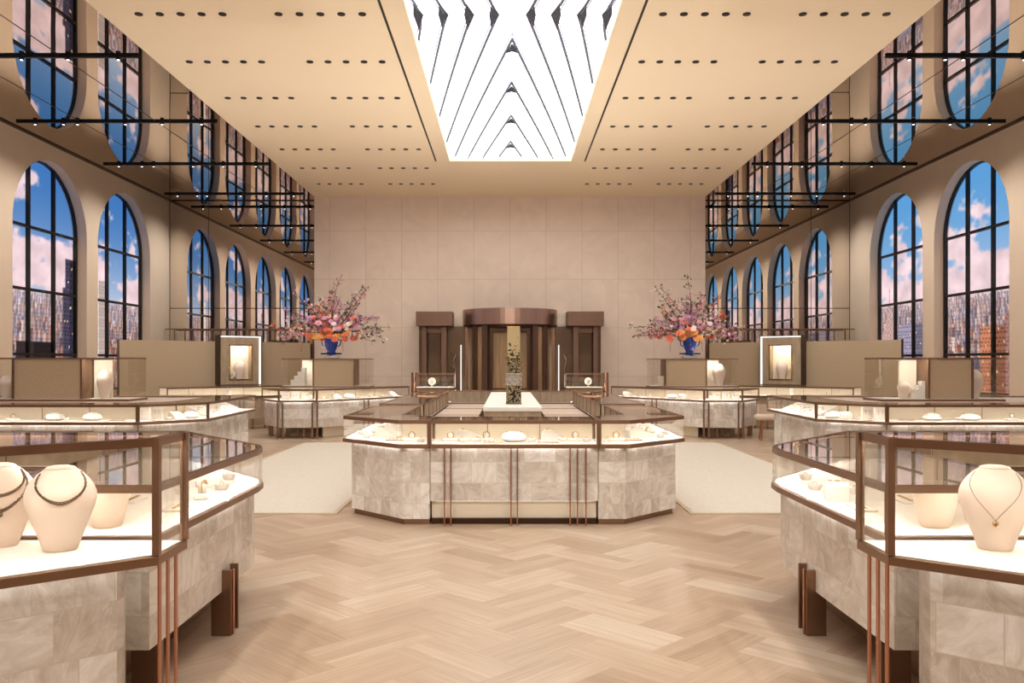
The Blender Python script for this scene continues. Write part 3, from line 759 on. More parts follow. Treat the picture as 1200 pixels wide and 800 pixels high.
# --- foreground islands
for s in (-1, 1):
    sd = SIDE[s]
    counter('showcase', f'tall {sd} foreground glass showcase with blush necklace busts',
        mx(s, [(1.46,3.42),(1.46,3.73),(3.4,3.73),(3.4,2.2),(2.87,2.2)]), 'ggnng', zb=.012, zt=1.245, binset=.055, plinth=False, post=.028,
        bpoly=mx(s, [(1.62,3.40),(1.62,3.46),(1.72,3.70),(3.4,3.70),(3.4,2.26),(2.87,2.26)]),
        rods=[(s*(1.475), 3.46+.085*k, 0, .735, .007) for k in range(3)])
    r = counter('showcase', f'low {sd} foreground showcase with a rounded far end beside the tall case',
        mx(s, [(1.62,3.79),(1.62,5.35),(1.64,5.52),(1.70,5.67),(1.80,5.80),(2.65,6.85),(3.1,6.35),(2.45,5.5),(2.45,3.79)]), 'gggggnbbg', zb=.25, binset=.06, plinth=False,
        legs=[(s*1.685, 4.84, .37, .11, .025), (s*1.66, 4.98, .375, .05, .02), (s*1.76, 4.02, .25, .14, .03)],
        rods=[(s*1.627, 4.865, 0, .37, .008)])
    b = MB(); b.prism(mx(s, [(1.95,3.85),(2.4,3.85),(2.4,5.5),(1.95,5.5)]), 0, .25, 'bronze'); b.build('plinth', r)
    counter('showcase', f'rear {sd} foreground showcase behind the low rounded one',
        mx(s, [(2.65,6.85),(5.2,6.85),(5.2,6.35),(3.1,6.35)]), 'gnbn', zb=.055, binset=.06)
# --- second row islands
for s in (-1, 1):
    sd = SIDE[s]
    counter('showcase', f'broad front showcase of the {sd} middle island under the greige vitrine',
        mx(s, [(8.3,11),(4.83,11),(5.07,11.58),(8.3,11.58)]), 'gnbn', zb=.055, binset=.09)
    counter('showcase', f'chamfered corner showcase of the {sd} middle island with upright white boards',
        mx(s, [(4.83,11),(4.15,11.68),(4.72,11.95),(5.07,11.58)]), 'gnbn', zb=.055, binset=.16, led=True)
    counter('showcase', f'aisle side showcase of the {sd} middle island with a sloping white board',
        mx(s, [(4.15,11.68),(4.25,14.2),(4.82,14.2),(4.72,11.95)]), 'gnbn', zb=.055, binset=.19)
    counter('showcase', f'rear showcase of the {sd} middle island behind the vitrine',
        mx(s, [(4.25,14.2),(8.3,14.2),(8.3,13.66),(4.82,13.66)]), 'gnbn', zb=.055, binset=.09)
    r = empty('storage_cabinet', (s*6.6, 12.6, 0), f'greige storage cabinet filling the middle of the {sd} island', 'cabinet')
    b = MB(); b.prism(mx(s, [(8.3,11.62),(5.1,11.62),(4.9,12.0),(4.9,13.6),(8.3,13.6)]), 0, .94, 'wood_greige'); b.build('body', r)
    b = MB(); b.prism(mx(s, [(8.3,11.6),(5.09,11.6),(4.88,12.0),(4.88,13.62),(8.3,13.62)]), .94, .985, 'bronze', 'pinktop'); b.build('worktop', r)
# --- third row islands
for s in (-1, 1):
    sd = SIDE[s]
    def rodset(p, zz=.735): return [(s*p[0]+d, p[1]-.02, 0, zz, .03) for d in (-.05, .05)]
    counter('showcase', f'small front showcase of the {sd} rear island standing on bronze rods',
        mx(s, [(4.68,17.2),(3.9,17.2),(4.1,17.75),(4.6,17.75)]), 'gnbn', zb=.22, binset=.06, plinth=False, rods=rodset((4.64,17.2))+rodset((3.94,17.2)),
        legs=[(s*4.2, 17.35, .22, .03, .03), (s*4.35, 17.5, .22, .03, .03)])
    r = counter('showcase', f'long slanted showcase of the {sd} rear island facing the central aisle',
        mx(s, [(3.9,17.2),(2.3,19.5),(2.75,19.85),(4.1,17.75)]), 'gnbn', zb=.22, binset=.06, plinth=False, rods=rodset((3.1,18.4)),)
    b = MB(); b.prism(inset(ccw(mx(s, [(3.9,17.3),(2.45,19.5),(2.75,19.85),(4.1,17.75)])), [.16]*4), 0, .22, 'cream'); b.build('recess_panel', r)
    counter('showcase', f'short outer showcase of the {sd} rear island facing the wall aisle',
        mx(s, [(4.68,17.2),(5.28,18.1),(4.85,18.3),(4.6,17.75)]), 'gnbn', zb=.22, binset=.06, plinth=False, legs=[(s*5.0, 17.9, .22, .05, .05), (s*4.75, 17.6, .22, .05, .05), (s*5.1, 18.1, .22, .05, .05)])
    r = empty('storage_cabinet', (s*4, 19, 0), f'greige storage cabinet in the middle of the {sd} rear island', 'cabinet')
    pl = [(4.58,17.8),(4.12,17.8),(2.8,19.9),(2.9,20.2),(4.5,20.2),(4.83,18.35)]
    b = MB(); b.prism(mx(s, pl), 0, .95, 'wood_greige'); b.build('body', r)
    b = MB(); b.prism(mx(s, pl), .95, .985, 'bronze', 'pinktop'); b.build('worktop', r)
    # counter along the partition
    d = Vector((2.56, 2.2)).normalized(); A = Vector((7.36, 18.3)); B = Vector((4.95, 20.45)); d = (B-A).normalized(); nn = Vector((d.y, -d.x))
    if nn.y < 0: nn = -nn
    p4 = [tuple(A), tuple(B), tuple(B+nn*.5), tuple(A+nn*.5)]
    counter('showcase', f'narrow showcase along the {sd} greige partition on short black legs', mx(s, p4), 'gnbn', zb=.24, binset=.04, plinth=False, base='wood_greige',
        legs=[(s*(A+d*t+nn*.12).x, (A+d*t+nn*.12).y, .24, .035, .035) for t in (.25, .8, 1.4, 2.0, 2.3, 2.6, 3.0)])
    # small glass cases by the door
    r = counter('showcase', f'white topped side table {sd} of the revolving door', mx(s, [(1.3,20.0),(2.2,20.0),(2.2,20.55),(1.3,20.55)]), 'gggg', zb=.06, zd=.955, zt=1.29, binset=.05, base='wood_greige', post=.02)
    r = empty('bollard', (s*2.33, 20.6, 0), f'short round bronze post beside the {sd} glass case near the door', 'post')
    b = MB(); b.lathe([(.1,0),(.1,.02),(.075,.03),(.075,1.27),(.06,1.3)], 'bronzebright', 18, c=(s*2.33,20.75,0)); b.build('column', r, True)

# --- vitrines
def vitrine(s, label, y, x0, x1, xa, xb, back, zb, zt, dp=.6, group='tall vitrines'):
    """x0..x1 whole glass box, xa..xb opaque greige core, back=(xc0,xc1) lit cream backdrop"""
    X = lambda a: CX+a
    r = empty('vitrine', ((X(x0)+X(x1))/2, y+dp/2, zb), label, 'vitrine', group)
    b = MB(); b.box(X(x0)-.02, X(x1)+.02, y-.02, y+dp+.02, zb, zb+.03, 'bronze'); b.box(X(x0), X(x1), y, y+dp, zb+.03, zb+.036, 'deck'); b.build('base_tray', r)
    b = MB(); b.box(X(xa), X(xb), y+.015, y+dp-.015, zb+.036, zt-.02, 'greige')
    b.build('core_panel', r)
    b = MB()
    for xx in (xa, xb): b.box(X(xx)-.014, X(xx)+.014, y-.004, y+dp+.004, zb+.036, zt, 'bronze')
    for yy in (y, y+dp): b.box(X(x0), X(x1), yy-.009, yy+.009, zt-.02, zt, 'bronze')
    for xx in (x0, x1): b.box(X(xx)-.008, X(xx)+.008, y, y+dp, zt-.02, zt, 'bronze')
    b.build('frame', r)
    b = MB(); b.box(X(back[0]), X(back[1]), y+dp*.55, y+dp*.55+.03, zb+.036, zt-.03, 'cream'); b.build('backdrop', r)
    b = MB(); b.box(X(min(back)), X(max(back)), y+.011, y+.023, zt-.016, zt-.011, 'ledmid'); b.build('led_strip', r)
    def pane(*q):
        g = MB(); g.box(*q, zb+.036, zt-.02, 'glass'); g.build('glass_pane', r)
    for (u, v) in ((x0, xa), (xb, x1)):
        if abs(v-u) < .05: continue
        pane(X(u), X(v), y-.004, y+.004); pane(X(u), X(v), y+dp-.004, y+dp+.004)
    for xx in (x0, x1): pane(X(xx)-.004, X(xx)+.004, y+.005, y+dp-.005)
    b = MB(); b.box(X(x0), X(x1), y, y+dp, zt, zt+.008, 'glass'); b.build('glass_top', r)
    return r
def uX(u, Y): return (u-U0)/F*Y
VY = 12.2
vitrine(-1, 'greige vitrine with glass ends on the left middle island', VY, uX(-30,VY), uX(150,VY), uX(15,VY), uX(95,VY), (uX(97,VY), uX(119,VY)), .986, 1.61)
vitrine(1, 'greige vitrine with glass ends on the right middle island', VY, uX(1034,VY), uX(1176,VY), uX(1089,VY), uX(1140,VY), (uX(1066,VY), uX(1087,VY)), .986, 1.61)
VZ = 18.9
vitrine(-1, 'greige vitrine under the flowers on the left rear island', VZ, uX(330,VZ), uX(433,VZ), uX(367,VZ), uX(415,VZ), (uX(350,VZ), uX(365.5,VZ)), .986, 1.625, .55)
vitrine(1, 'greige vitrine under the flowers on the right rear island', VZ, uX(763,VZ), uX(865,VZ), uX(780,VZ), uX(828,VZ), (uX(830,VZ), uX(846,VZ)), .986, 1.625, .55)

# --- partitions with wall showcases
PA, PB = Vector((8.66, 18.9)), Vector((5.12, 21.9))
for s in (-1, 1):
    sd = SIDE[s]; d = (PB-PA).normalized(); nn = Vector((d.y, -d.x)); nn = nn if nn.y > 0 else -nn
    q = [tuple(PA), tuple(PB), tuple(PB+nn*.1), tuple(PA+nn*.1)]
    r = empty('partition', (s*6.9, 20.4, 0), f'angled greige partition across the {sd} aisle', 'partition', kind='structure')
    b = MB(); b.prism(mx(s, q), 0, 2.04, 'greige'); b.build('panel', r)
    b = MB(); e = PA-d*.02; q2 = [tuple(e), tuple(PA), tuple(PA+nn*.1), tuple(e+nn*.1)]; b.prism(mx(s, q2), 0, 2.06, 'darkbronze'); b.build('edge_trim', r)
    # wall showcase: find t where pixel matches
    ut = 277 if s < 0 else 920
    t = min(range(1000), key=lambda k: abs(U0+F*((s*(PA+(PB-PA)*k/1000).x)-CX)/(PA+(PB-PA)*k/1000).y-ut))/1000
    ctr = PA+(PB-PA)*t; sc_ = ctr.y/F
    wv = Vector((s*d.x, d.y)); nv = Vector((s*nn.x, nn.y)); cw = Vector((s*ctr.x, ctr.y))
    hw = 23*sc_*1.06
    z0, z1 = CH-(450-V0)*sc_, CH+(V0-394)*sc_
    r = empty('wall_showcase', (cw.x, cw.y, z0), f'framed and lit wall showcase set in the {sd} greige partition', 'showcase', 'wall showcases')
    def bx(name, u0, u1, n0, n1, za, zb_, m_):
        b = MB(); pts = [cw+wv*u0+nv*n0, cw+wv*u1+nv*n0, cw+wv*u1+nv*n1, cw+wv*u0+nv*n1]; b.prism([tuple(p) for p in pts], za, zb_, m_); return b.build(name, r)
    n0, n1 = -.27, -.005
    iw = hw*.58; iz0, iz1 = z0+.10, z1-.20
    bx('frame_side', -hw, -iw, n0, n1, z0, z1, 'wood_greige'); bx('frame_side', iw, hw, n0, n1, z0, z1, 'wood_greige')
    bx('frame_top', -iw, iw, n0, n1, iz1, z1, 'wood_greige'); bx('frame_sill', -iw, iw, n0, n1, z0, iz0, 'wood_greige')
    bx('niche_back', -iw, iw, n1-.02, n1, iz0, iz1, 'cream')
    bx('inner_trim', -iw, -iw+.03, n0-.01, n0+.01, iz0, iz1, 'gold'); bx('inner_trim', iw-.03, iw, n0-.01, n0+.01, iz0, iz1, 'gold')
    bx('inner_trim', -iw, iw, n0-.01, n0+.01, iz1-.03, iz1, 'gold'); bx('inner_trim', -iw, iw, n0-.01, n0+.01, iz0, iz0+.03, 'gold')
    for u0, u1, za, zb_ in ((hw-.05, hw, z0, z1), (-hw, hw, z1-.03, z1)): bx('led_strip', u0, u1, n0-.012, n0-.002, za, zb_, 'ledsoft')
    bx('led_strip', -iw+.04, iw-.04, n0+.02, n0+.035, iz1-.02, iz1-.01, 'led')
    bx('edge_trim', -hw-.02, -hw, n0-.02, n1, z0, z1+.02, 'darkbronze'); bx('edge_trim', hw, hw+.02, n0-.02, n1, z0, z1+.02, 'darkbronze')
    WS = globals().setdefault('WSHOW', {}); WS[s] = (cw+nv*(-.14), iz0)
    # glass screen behind it
    r = empty('glass_screen', (s*7, 21.84, 0), f'glass screen with a bronze rail standing before the {sd} mirror wall', 'screen')
    xa, xb = 5.1, 8.97
    b = MB(); b.box(min(s*xa,s*xb), max(s*xa,s*xb), 22.2, 22.23, 2.39, 2.42, 'bronze'); b.build('rail', r)
    b = MB(); b.box(min(s*xa,s*xb), max(s*xa,s*xb), 22.21, 22.22, 0, 2.39, 'glass'); b.build('glass_pane', r)
    for k in range(8):
        x = xa+(xb-xa)*(k+.5)/8 if k else xa+.02
        b = MB(); b.box(s*x-.012, s*x+.012, 22.2, 22.23, 0, 2.39, 'bronze'); b.build('post', r)

# --- revolving door in the back wall
r = empty('door_1', (0, 21.2, 0), 'bronze and amber glass revolving door with a curved canopy in the back wall', 'door', kind='structure')
DX = .0; DC = 21.75; DR = 1.12
def arc(R, a0, a1, n, cy=DC): return [(DX+R*math.sin(math.radians(a0+(a1-a0)*k/n)), cy-R*math.cos(math.radians(a0+(a1-a0)*k/n))) for k in range(n+1)]
b = MB(); b.prism(arc(DR+.08, -90, 90, 32)[::1], 2.47, 2.86, 'drum'); b.build('canopy', r, True)
b = MB(); b.prism(arc(DR, -90, 90, 32), 2.41, 2.47, 'darkbronze'); b.build('soffit', r)
for s in (-1, 1):
    b = MB(); b.box(min(s*1.42,s*2.32), max(s*1.42,s*2.32), 21.05, 21.99, 2.44, 2.80, 'canopy'); b.build('side_canopy', r, bevel=.01)
    b = MB(); b.box(min(s*1.1,s*1.44), max(s*1.1,s*1.44), 21.7, 21.99, 2.45, 2.80, 'back'); b.build('canopy_link', r)
    b = MB(); b.box(min(s*1.1,s*2.3), max(s*1.1,s*2.3), 21.6, 21.99, 0, 2.44, 'smoked'); b.build('wing_wall', r)
    for x0, x1, y0 in ((2.08,2.20,21.3),(1.58,1.72,21.3)):
        b = MB(); b.box(min(s*x0,s*x1), max(s*x0,s*x1), y0, 21.7, 0, 2.44, 'canopy'); b.build('pilaster', r, bevel=.006)
    b = MB(); b.box(min(s*1.72,s*2.08), max(s*1.72,s*2.08), 21.45, 21.6, 2.28, 2.44, 'canopy'); b.build('door_head', r)
    b = MB(); b.box(min(s*1.75,s*2.05), max(s*1.75,s*2.05), 21.55, 21.58, 0, 2.28, 'smoked'); b.build('side_door', r)
    b = MB(); b.box(s*1.235-.012, s*1.235+.012, 21.55, 21.59, .5, 1.98, 'ledsoft'); b.build('light_strip', r)
    # twig handle
    b = MB(); b.tube([(s*1.4,21.5,1.1),(s*1.37,21.5,1.35),(s*1.42,21.5,1.6),(s*1.36,21.5,1.75)], .012, 'silver', 5)
    for z, dx in ((1.7,.1),(1.62,-.06),(1.15,.09),(1.4,.08)): b.tube([(s*1.4,21.5,z),(s*(1.4+dx),21.5,z+.08)], .008, 'silver', 4)
    b.build('handle', r)
    # drum uprights and curved glass
    for a in (33, 50, 84):
        p = arc(DR+.03, s*(a-4), s*(a+4), 3); q = arc(DR-.1, s*(a-4), s*(a+4), 3)
        b = MB(); b.prism(p+q[::-1], 0, 2.44, 'bronzebright' if a == 84 else 'canopy'); b.build('drum_post', r)
    p = arc(DR-.02, s*37, s*80, 10); q = arc(DR-.05, s*37, s*80, 10)
    b = MB(); b.prism(p+q[::-1], 0, 2.42, 'doorglass'); b.build('curved_panel', r, True)
    b = MB(); b.box(min(s*.42,s*.56), max(s*.42,s*.56), 20.9, 20.98, 0, 2.30, 'darkbronze'); b.build('door_jamb', r)
    # door leaves
    b = MB(); b.box(min(s*.03,s*.46), max(s*.03,s*.46), 21.14, 21.17, .05, 2.30, 'doorglass'); lf = b.build('door_leaf', r)
    b = MB(); b.box(min(s*.03,s*.46), max(s*.03,s*.46), 21.10, 21.13, .86, .90, 'darkbronze'); b.build('push_bar', lf)
    b = MB()
    for x in (.03, .44): b.box(min(s*x,s*(x+.03)), max(s*x,s*(x+.03)), 21.11, 21.19, .05, 2.32, 'darkbronze')
    b.build('leaf_frame', lf)
b = MB(); b.box(-.56, .56, 20.9, 20.98, 2.30, 2.44, 'darkbronze'); b.build('door_head', r)
b = MB(); b.prism(arc(DR-.12, -90, 90, 20), 0, 2.40, 'smoked'); 
b = MB(); b.box(-.95, .95, 21.6, 21.98, 0, 2.42, 'doorglass'); b.build('rear_panel', r)

# --- rugs
for s in (-1, 1):
    r = empty('rug', (s*2.9, 12.5, 0), f'cream woven rug between the central island and the {SIDE[s]} islands', 'rug', 'aisle rugs')
    b = MB(); b.box(min(s*1.84,s*3.92), max(s*1.84,s*3.92), 8.72, 16.3, 0, .012, 'rug'); b.build('pile', r)
    b = MB()
    for (x0,x1,y0,y1) in ((1.80,3.96,8.68,8.72),(1.80,3.96,16.3,16.34),(1.80,1.84,8.72,16.3),(3.92,3.96,8.72,16.3)):
        b.box(min(s*x0,s*x1), max(s*x0,s*x1), y0, y1, 0, .010, 'rugedge')
    b.build('binding', r)

# --- stools
for s, x, y in ((1, 5.12, 16.9),):
    r = empty('stool', (x, y, 0), 'oatmeal upholstered stool on copper legs by the right rear island', 'stool')
    b = MB(); b.lathe([(.2,.40),(.27,.41),(.29,.44),(.29,.48),(.26,.51),(.1,.52)], 'velvet', 22, c=(x,y,0)); b.build('seat_cushion', r, True)
    b = MB()
    p = [(x+.29*math.cos(a), y+.29*math.sin(a)) for a in np.linspace(-.2, 2.2, 12)]; q = [(x+.24*math.cos(a), y+.24*math.sin(a)) for a in np.linspace(-.2, 2.2, 12)]
    b.prism(p+q[::-1], .50, .70, 'velvet'); b.build('backrest', r, True)
    for a in (.6, 2.1, 3.8, 5.4):
        b = MB(); b.tube([(x+.2*math.cos(a), y+.2*math.sin(a), .41), (x+.25*math.cos(a), y+.25*math.sin(a), 0)], .016, 'copper', 8); b.build('leg', r, True)

# ------------------------------------------------------------------ flowers
def bloom(mb, c, R, m_, rnd):
    c = Vector(c)
    for ring, (n, tilt, sc_) in enumerate(((6, .35, 1), (5, .8, .75), (4, 1.2, .5))):
        for k in range(n):
            a = 2*PI*k/n+ring*.5+rnd.random()*.3
            d = Vector((math.cos(a)*math.cos(tilt), math.sin(a)*math.cos(tilt), math.sin(tilt))); t = Vector((-math.sin(a), math.cos(a), 0))
            # face towards viewer and up a little
            rot = Matrix.Rotation(.9, 3, 'X'); d = rot @ d; t = rot @ t
            e = c+d*R*sc_; mid = c+d*R*sc_*.55; u = d.cross(t)*R*.12
            mb.face([c, mid+t*R*.46*sc_+u, e+t*R*.36*sc_, e-t*R*.36*sc_, mid-t*R*.46*sc_+u], m_)
def leaf(mb, p, d, L_, m_, rnd):
    p = Vector(p); d = Vector(d).normalized(); t = d.cross(Vector((rnd.uniform(-1,1), rnd.uniform(-1,1), rnd.uniform(-1,1)))).normalized()*L_*.3
    u = d.cross(t).normalized()*L_*.08
    mb.face([p, p+d*L_*.5+t+u, p+d*L_, p+d*L_*.5-t+u], m_)
def flowers(s, x, y, z, label):
    rnd = random.Random(11 if s < 0 else 23)
    r = empty('flower_arrangement', (x, y, z), label, 'flowers', 'flower arrangements')
    c = (x, y, z)
    b = MB(); b.lathe([(.17,0),(.19,.01),(.19,.03),(.16,.05),(.09,.075)], 'pot', 24, c=c); b.build('foot', r, True)
    b = MB(); b.box(x-.23, x+.23, y-.05, y+.05, z+.085, z+.12, 'navy'); b.box(x-.05, x+.05, y-.22, y+.22, z+.085, z+.12, 'navy'); b.build('crossbar', r, bevel=.006)
    b = MB(); b.lathe([(.08,.07),(.10,.10),(.09,.16),(.12,.22),(.145,.30),(.15,.38),(.175,.46),(.18,.47),(.15,.46)], 'blue', 24, c=c); b.build('vase', r, True)
    for t in (-1, 1):
        b = MB(); b.tube([(x+t*.15,y,z+.42),(x+t*.22,y,z+.40),(x+t*.20,y,z+.30),(x+t*.15,y,z+.26)], .014, 'blue', 6); b.build('handle', r, True)
    top = Vector((x, y, z+.45))
    specs = []
    for k in range(30):
        a = -1.5+3.0*k/29+rnd.uniform(-.08, .08); L_ = rnd.uniform(.75, 1.12) if abs(a) < .9 else rnd.uniform(.8, 1.25)
        specs.append((a, L_))
    specs += [(-.12*s, 1.42), (.55*s*-1, 1.42), (.62, 1.45), (-.62, 1.4), (1.32, 1.38), (-1.32, 1.38), (1.5, 1.2), (-1.45, 1.2)]
    for (a, L_) in specs:
        dy = rnd.uniform(-.5, .5); d = Vector((math.sin(a), dy*.8, math.cos(a)*.95+.05)); pts = []
        side = Vector((rnd.uniform(-.12,.12), rnd.uniform(-.1,.1), rnd.uniform(-.05,.1)))
        for k in range(8):
            t = k/7; p = top+d*L_*t+side*math.sin(t*PI)+Vector((0,0,-.16*t*t*abs(math.sin(a)))); pts.append(p)
        br = MB(); br.tube(pts, [.011*(1-.7*k/7) for k in range(8)], 'twig', 4)
        long = L_ > 1.3
        pm = rnd.choice(['pink','pink','mauve','pale','pale','coral'])
        for k in range(40 if not long else 30):
            t = rnd.uniform(.35, 1); i = min(int(t*7), 6); p = pts[i].lerp(pts[i+1], t*7-i)
            o = Vector((rnd.gauss(0,.05), rnd.gauss(0,.05), rnd.gauss(0,.05))); q = p+o
            br.tube([p, q], .003, 'twig', 3)
            if rnd.random() < (.6 if long else .34): leaf(br, q, d+Vector((rnd.gauss(0,.6),rnd.gauss(0,.6),rnd.gauss(0,.6))), rnd.uniform(.05,.085), 'leaf', rnd)
            else:
                R = rnd.uniform(.018,.032)
                for m2 in range(5):
                    an = 2*PI*m2/5; leaf(br, q, (math.cos(an), -.5, math.sin(an)), R*1.6, pm, rnd)
        br.build('branch', r)
    cols = ['peach','coral','yellow','peach','coral','pink','pale','mauve']
    for k in range(84):
        a = rnd.uniform(-PI, 0) if k % 4 else rnd.uniform(0, PI); rr = rnd.uniform(.1, .62); low = k < 42
        p = top+Vector((rr*math.cos(a), rr*.6*math.sin(a), (rnd.uniform(-.02, .2) if low else rnd.uniform(.2,.5))-.08*rr))
        bl = MB(); bloom(bl, p, rnd.uniform(.06,.092) if low else rnd.uniform(.045,.075), rnd.choice(cols[:5] if low else cols[4:]), rnd); bl.build('bloom', r)
    for k in range(4):
        a = rnd.uniform(-1,1); px = top+Vector((a*.5, -.25, 0))
        br = MB(); br.tube([px, px+Vector((a*.1,-.05,-.12)), px+Vector((a*.12,-.06,-.3))], .004, 'twig', 3)
        for m2 in range(7): leaf(br, px+Vector((a*.12,-.06,-.1-.03*m2)), (rnd.gauss(0,1),rnd.gauss(0,1),-.5), .035, 'coral', rnd)
        br.build('trailing_sprig', r)
flowers(-1, CX+uX(388,19.15), 19.17, 1.634, 'lush pink and orange flowers in a blue vase on the left vitrine')
flowers(1, CX+uX(808.5,19.15), 19.17, 1.634, 'lush pink and orange flowers in a blue vase on the right vitrine')

# ------------------------------------------------------------------ jewellery
PROTO = {}
def p_bust(h=.35, name='bust'):
    r = empty('necklace_bust', (0,0,0)); k = h/.35
    prof = [(.056,0),(.062,.006),(.076,.05),(.101,.12),(.121,.18),(.128,.215),(.126,.24),(.116,.268),(.098,.295),(.077,.318),(.06,.331),(.05,.335)]
    # refine with smooth interpolation
    b = MB(); b.lathe([(a*k, z*k) for a, z in prof], 'blush', 32, 1.06, .82); b.build('torso', r, True)
    b = MB(); b.lathe([(.05*k,.333*k),(.056*k,.336*k),(.05*k,.342*k),(.03*k,.348*k),(.004*k,.35*k)], 'blush', 28, 1.05, .8); b.build('neck_cap', r, True)
    return r
def p_cone(h=.205):
    r = empty('tapered_stand', (0,0,0)); b = MB(); b.lathe([(.062,0),(.066,.004),(.08,.06),(.10,.15),(.112,h-.012),(.108,h-.003),(.09,h)], 'blush', 28); b.build('body', r, True)
    b = MB(); b.lathe([(.075,h),(.078,h+.004),(.06,h+.006)], 'blush', 24); b.build('top_disc', r, True); return r
def p_dish():
    r = empty('ring_dish', (0,0,0)); b = MB(); b.lathe([(.028,0),(.034,.004),(.043,.032),(.044,.036),(.038,.034),(.03,.02)], 'white', 20); b.build('bowl', r, True)
    b = MB(); b.lathe([(.03,.018),(.031,.024),(.012,.027)], 'white', 16); b.build('cushion', r, True)
    b = MB(); b.torus((0,0,.034), .012, .0022, 'gold', 'y', 14, 5); b.lathe([(.001,.044),(.004,.048),(.001,.052)], 'silver', 6); b.build('ring', r); return r
def p_block():
    r = empty('bracelet_block', (0,0,0)); b = MB(); b.box(-.075,.075,-.04,.04,0,.028,'white'); b.build('pad', r, bevel=.008)
    b = MB(); b.lathe([(.02,.028),(.022,.03),(.022,.075),(.018,.08)], 'white', 16); b.build('roll', r, True)
    b = MB(); b.torus((0,0,.058), .032, .004, 'gold', 'y', 22, 6); b.build('bracelet', r, True); return r
def p_tray():
    r = empty('display_tray', (0,0,0)); b = MB(); b.box(-.11,.11,-.05,.05,0,.012,'white'); b.build('board', r, bevel=.003)
    b = MB(); b.box(-.10,.10,-.056,-.050,.002,.010,'copper'); b.build('edge_bar', r)
    b = MB()
    for k in range(5): b.torus((-.08+.04*k, 0, .016), .012, .002, 'gold', 'z', 12, 5)
    b.build('rings', r); return r
def p_board():
    r = empty('upright_board', (0,0,0)); b = MB(); b.box(-.08,.08,-.012,.012,0,.17,'white'); b.build('panel', r, bevel=.004)
    b = MB(); b.box(-.07,.07,-.03,.03,0,.008,'white'); b.build('foot', r)
    b = MB()
    for x in (-.03,.03):
        b.torus((x,-.016,.11), .011, .0018, 'gold', 'y', 12, 5); b.lathe([(.001,0),(.005,.004),(.001,.012)], 'darkgold', 6, c=(x,-.016,.075))
    b.build('earrings', r); return r
def p_cushion():
    r = empty('scalloped_cushion', (0,0,0)); b = MB(); n = 40; prof = [(.06,0),(.10,.01),(.118,.03),(.112,.055),(.09,.08),(.055,.098),(.01,.10)]
    i0 = len(b.v); m_ = b.m('white')
    for rr, z in prof:
        for t in range(n):
            a = 2*PI*t/n; q = rr*(1+.05*math.cos(10*a)*min(1, rr/.08)); b.v.append((q*math.cos(a), q*math.sin(a), z))
    for j in range(len(prof)-1):
        for t in range(n): b.f.append((i0+j*n+t, i0+j*n+(t+1)%n, i0+(j+1)*n+(t+1)%n, i0+(j+1)*n+t)); b.uv.append([(0,0)]*4); b.mi.append(m_)
    b.build('pad', r, True)
    b = MB()
    for t in range(16):
        a = 2*PI*t/16; b.lathe([(.001,-.005),(.005,0),(.001,.005)], 'silver', 6, c=(.072*math.cos(a), .072*math.sin(a), .092))
    b.build('necklace', r); return r
def p_ramp():
    r = empty('display_ramp', (0,0,0)); b = MB()
    P = [(-.13,0),(.13,0),(.13,.02)]+[(.12-.22*k/8, .03+.075*math.sin(k/8*PI*.5)) for k in range(9)]+[(-.13,.08)]
    n = len(P)
    for k in range(n):
        a, q = P[k], P[(k+1)%n]; b.face([(a[0],-.06,a[1]),(a[0],.06,a[1]),(q[0],.06,q[1]),(q[0],-.06,q[1])], 'white')
    b.face([(p[0],-.06,p[1]) for p in P], 'white'); b.face([(p[0],.06,p[1]) for p in reversed(P)], 'white'); b.build('pad', r)
    b = MB()
    for k in range(5): b.torus((-.07+.04*k, 0, .108-.02*k+.0), .016, .002, 'gold', 'z', 12, 5)
    b.build('bangles', r); return r
def p_watch():
    r = empty('pendant_stand', (0,0,0)); b = MB(); b.lathe([(.05,0),(.052,.004),(.05,.01),(.012,.014),(.008,.05)], 'white', 18); b.build('foot', r, True)
    b = MB(); b.lathe([(.001,-.02),(.085,-.02),(.09,-.01),(.09,.01),(.085,.02),(.001,.02)], 'white', 28)
    b.v = [(x, z, y+.135) for x, y, z in b.v]; b.build('disc', r, True)
    b = MB(); b.torus((0,-.024,.13), .028, .004, 'darkgold', 'y', 18, 5); b.lathe([(.001,0),(.01,.005),(.01,.02),(.001,.03)], 'gold', 8, c=(0,-.026,.09)); b.build('pendant', r); return r
def p_slope(w_=1.6, d=.34, h=.15):
    r = empty('sloping_board', (0,0,0)); b = MB()
    b.face([(-w_/2,-d/2,0),(w_/2,-d/2,0),(w_/2,d/2,h),(-w_/2,d/2,h)], 'white'); b.face([(w_/2,d/2,0),(-w_/2,d/2,0),(-w_/2,d/2,h),(w_/2,d/2,h)], 'white')
    b.face([(w_/2,-d/2,0),(w_/2,d/2,0),(w_/2,d/2,h)], 'white'); b.face([(-w_/2,d/2,0),(-w_/2,-d/2,0),(-w_/2,d/2,h)], 'white'); b.face([(-w_/2,d/2,0),(w_/2,d/2,0),(w_/2,-d/2,0),(-w_/2,-d/2,0)], 'white')
    b.build('panel', r); b = MB(); rn = random.Random(5)
    for k in range(14):
        x = -w_/2+.1+(w_-.2)*k/13; t = rn.uniform(.2,.8); b.torus((x, -d/2+d*t, h*t+.006), rn.uniform(.012,.02), .0028, 'silver' if k % 3 else 'darkgold', 'z', 12, 5)
    b.build('jewels', r); return r
def p_steps():
    r = empty('stepped_stand', (0,0,0)); b = MB()
    for k in range(4): b.box(-.12+.06*k, -.06+.06*k, -.08, .08, 0, .10+.07*k, 'white')
    b.build('steps', r, bevel=.003); b = MB()
    for k in range(3): b.torus((-.09+.06*k, 0, .108+.07*k), .014, .003, 'darkgold', 'z', 12, 5)
    b.build('earrings', r); return r
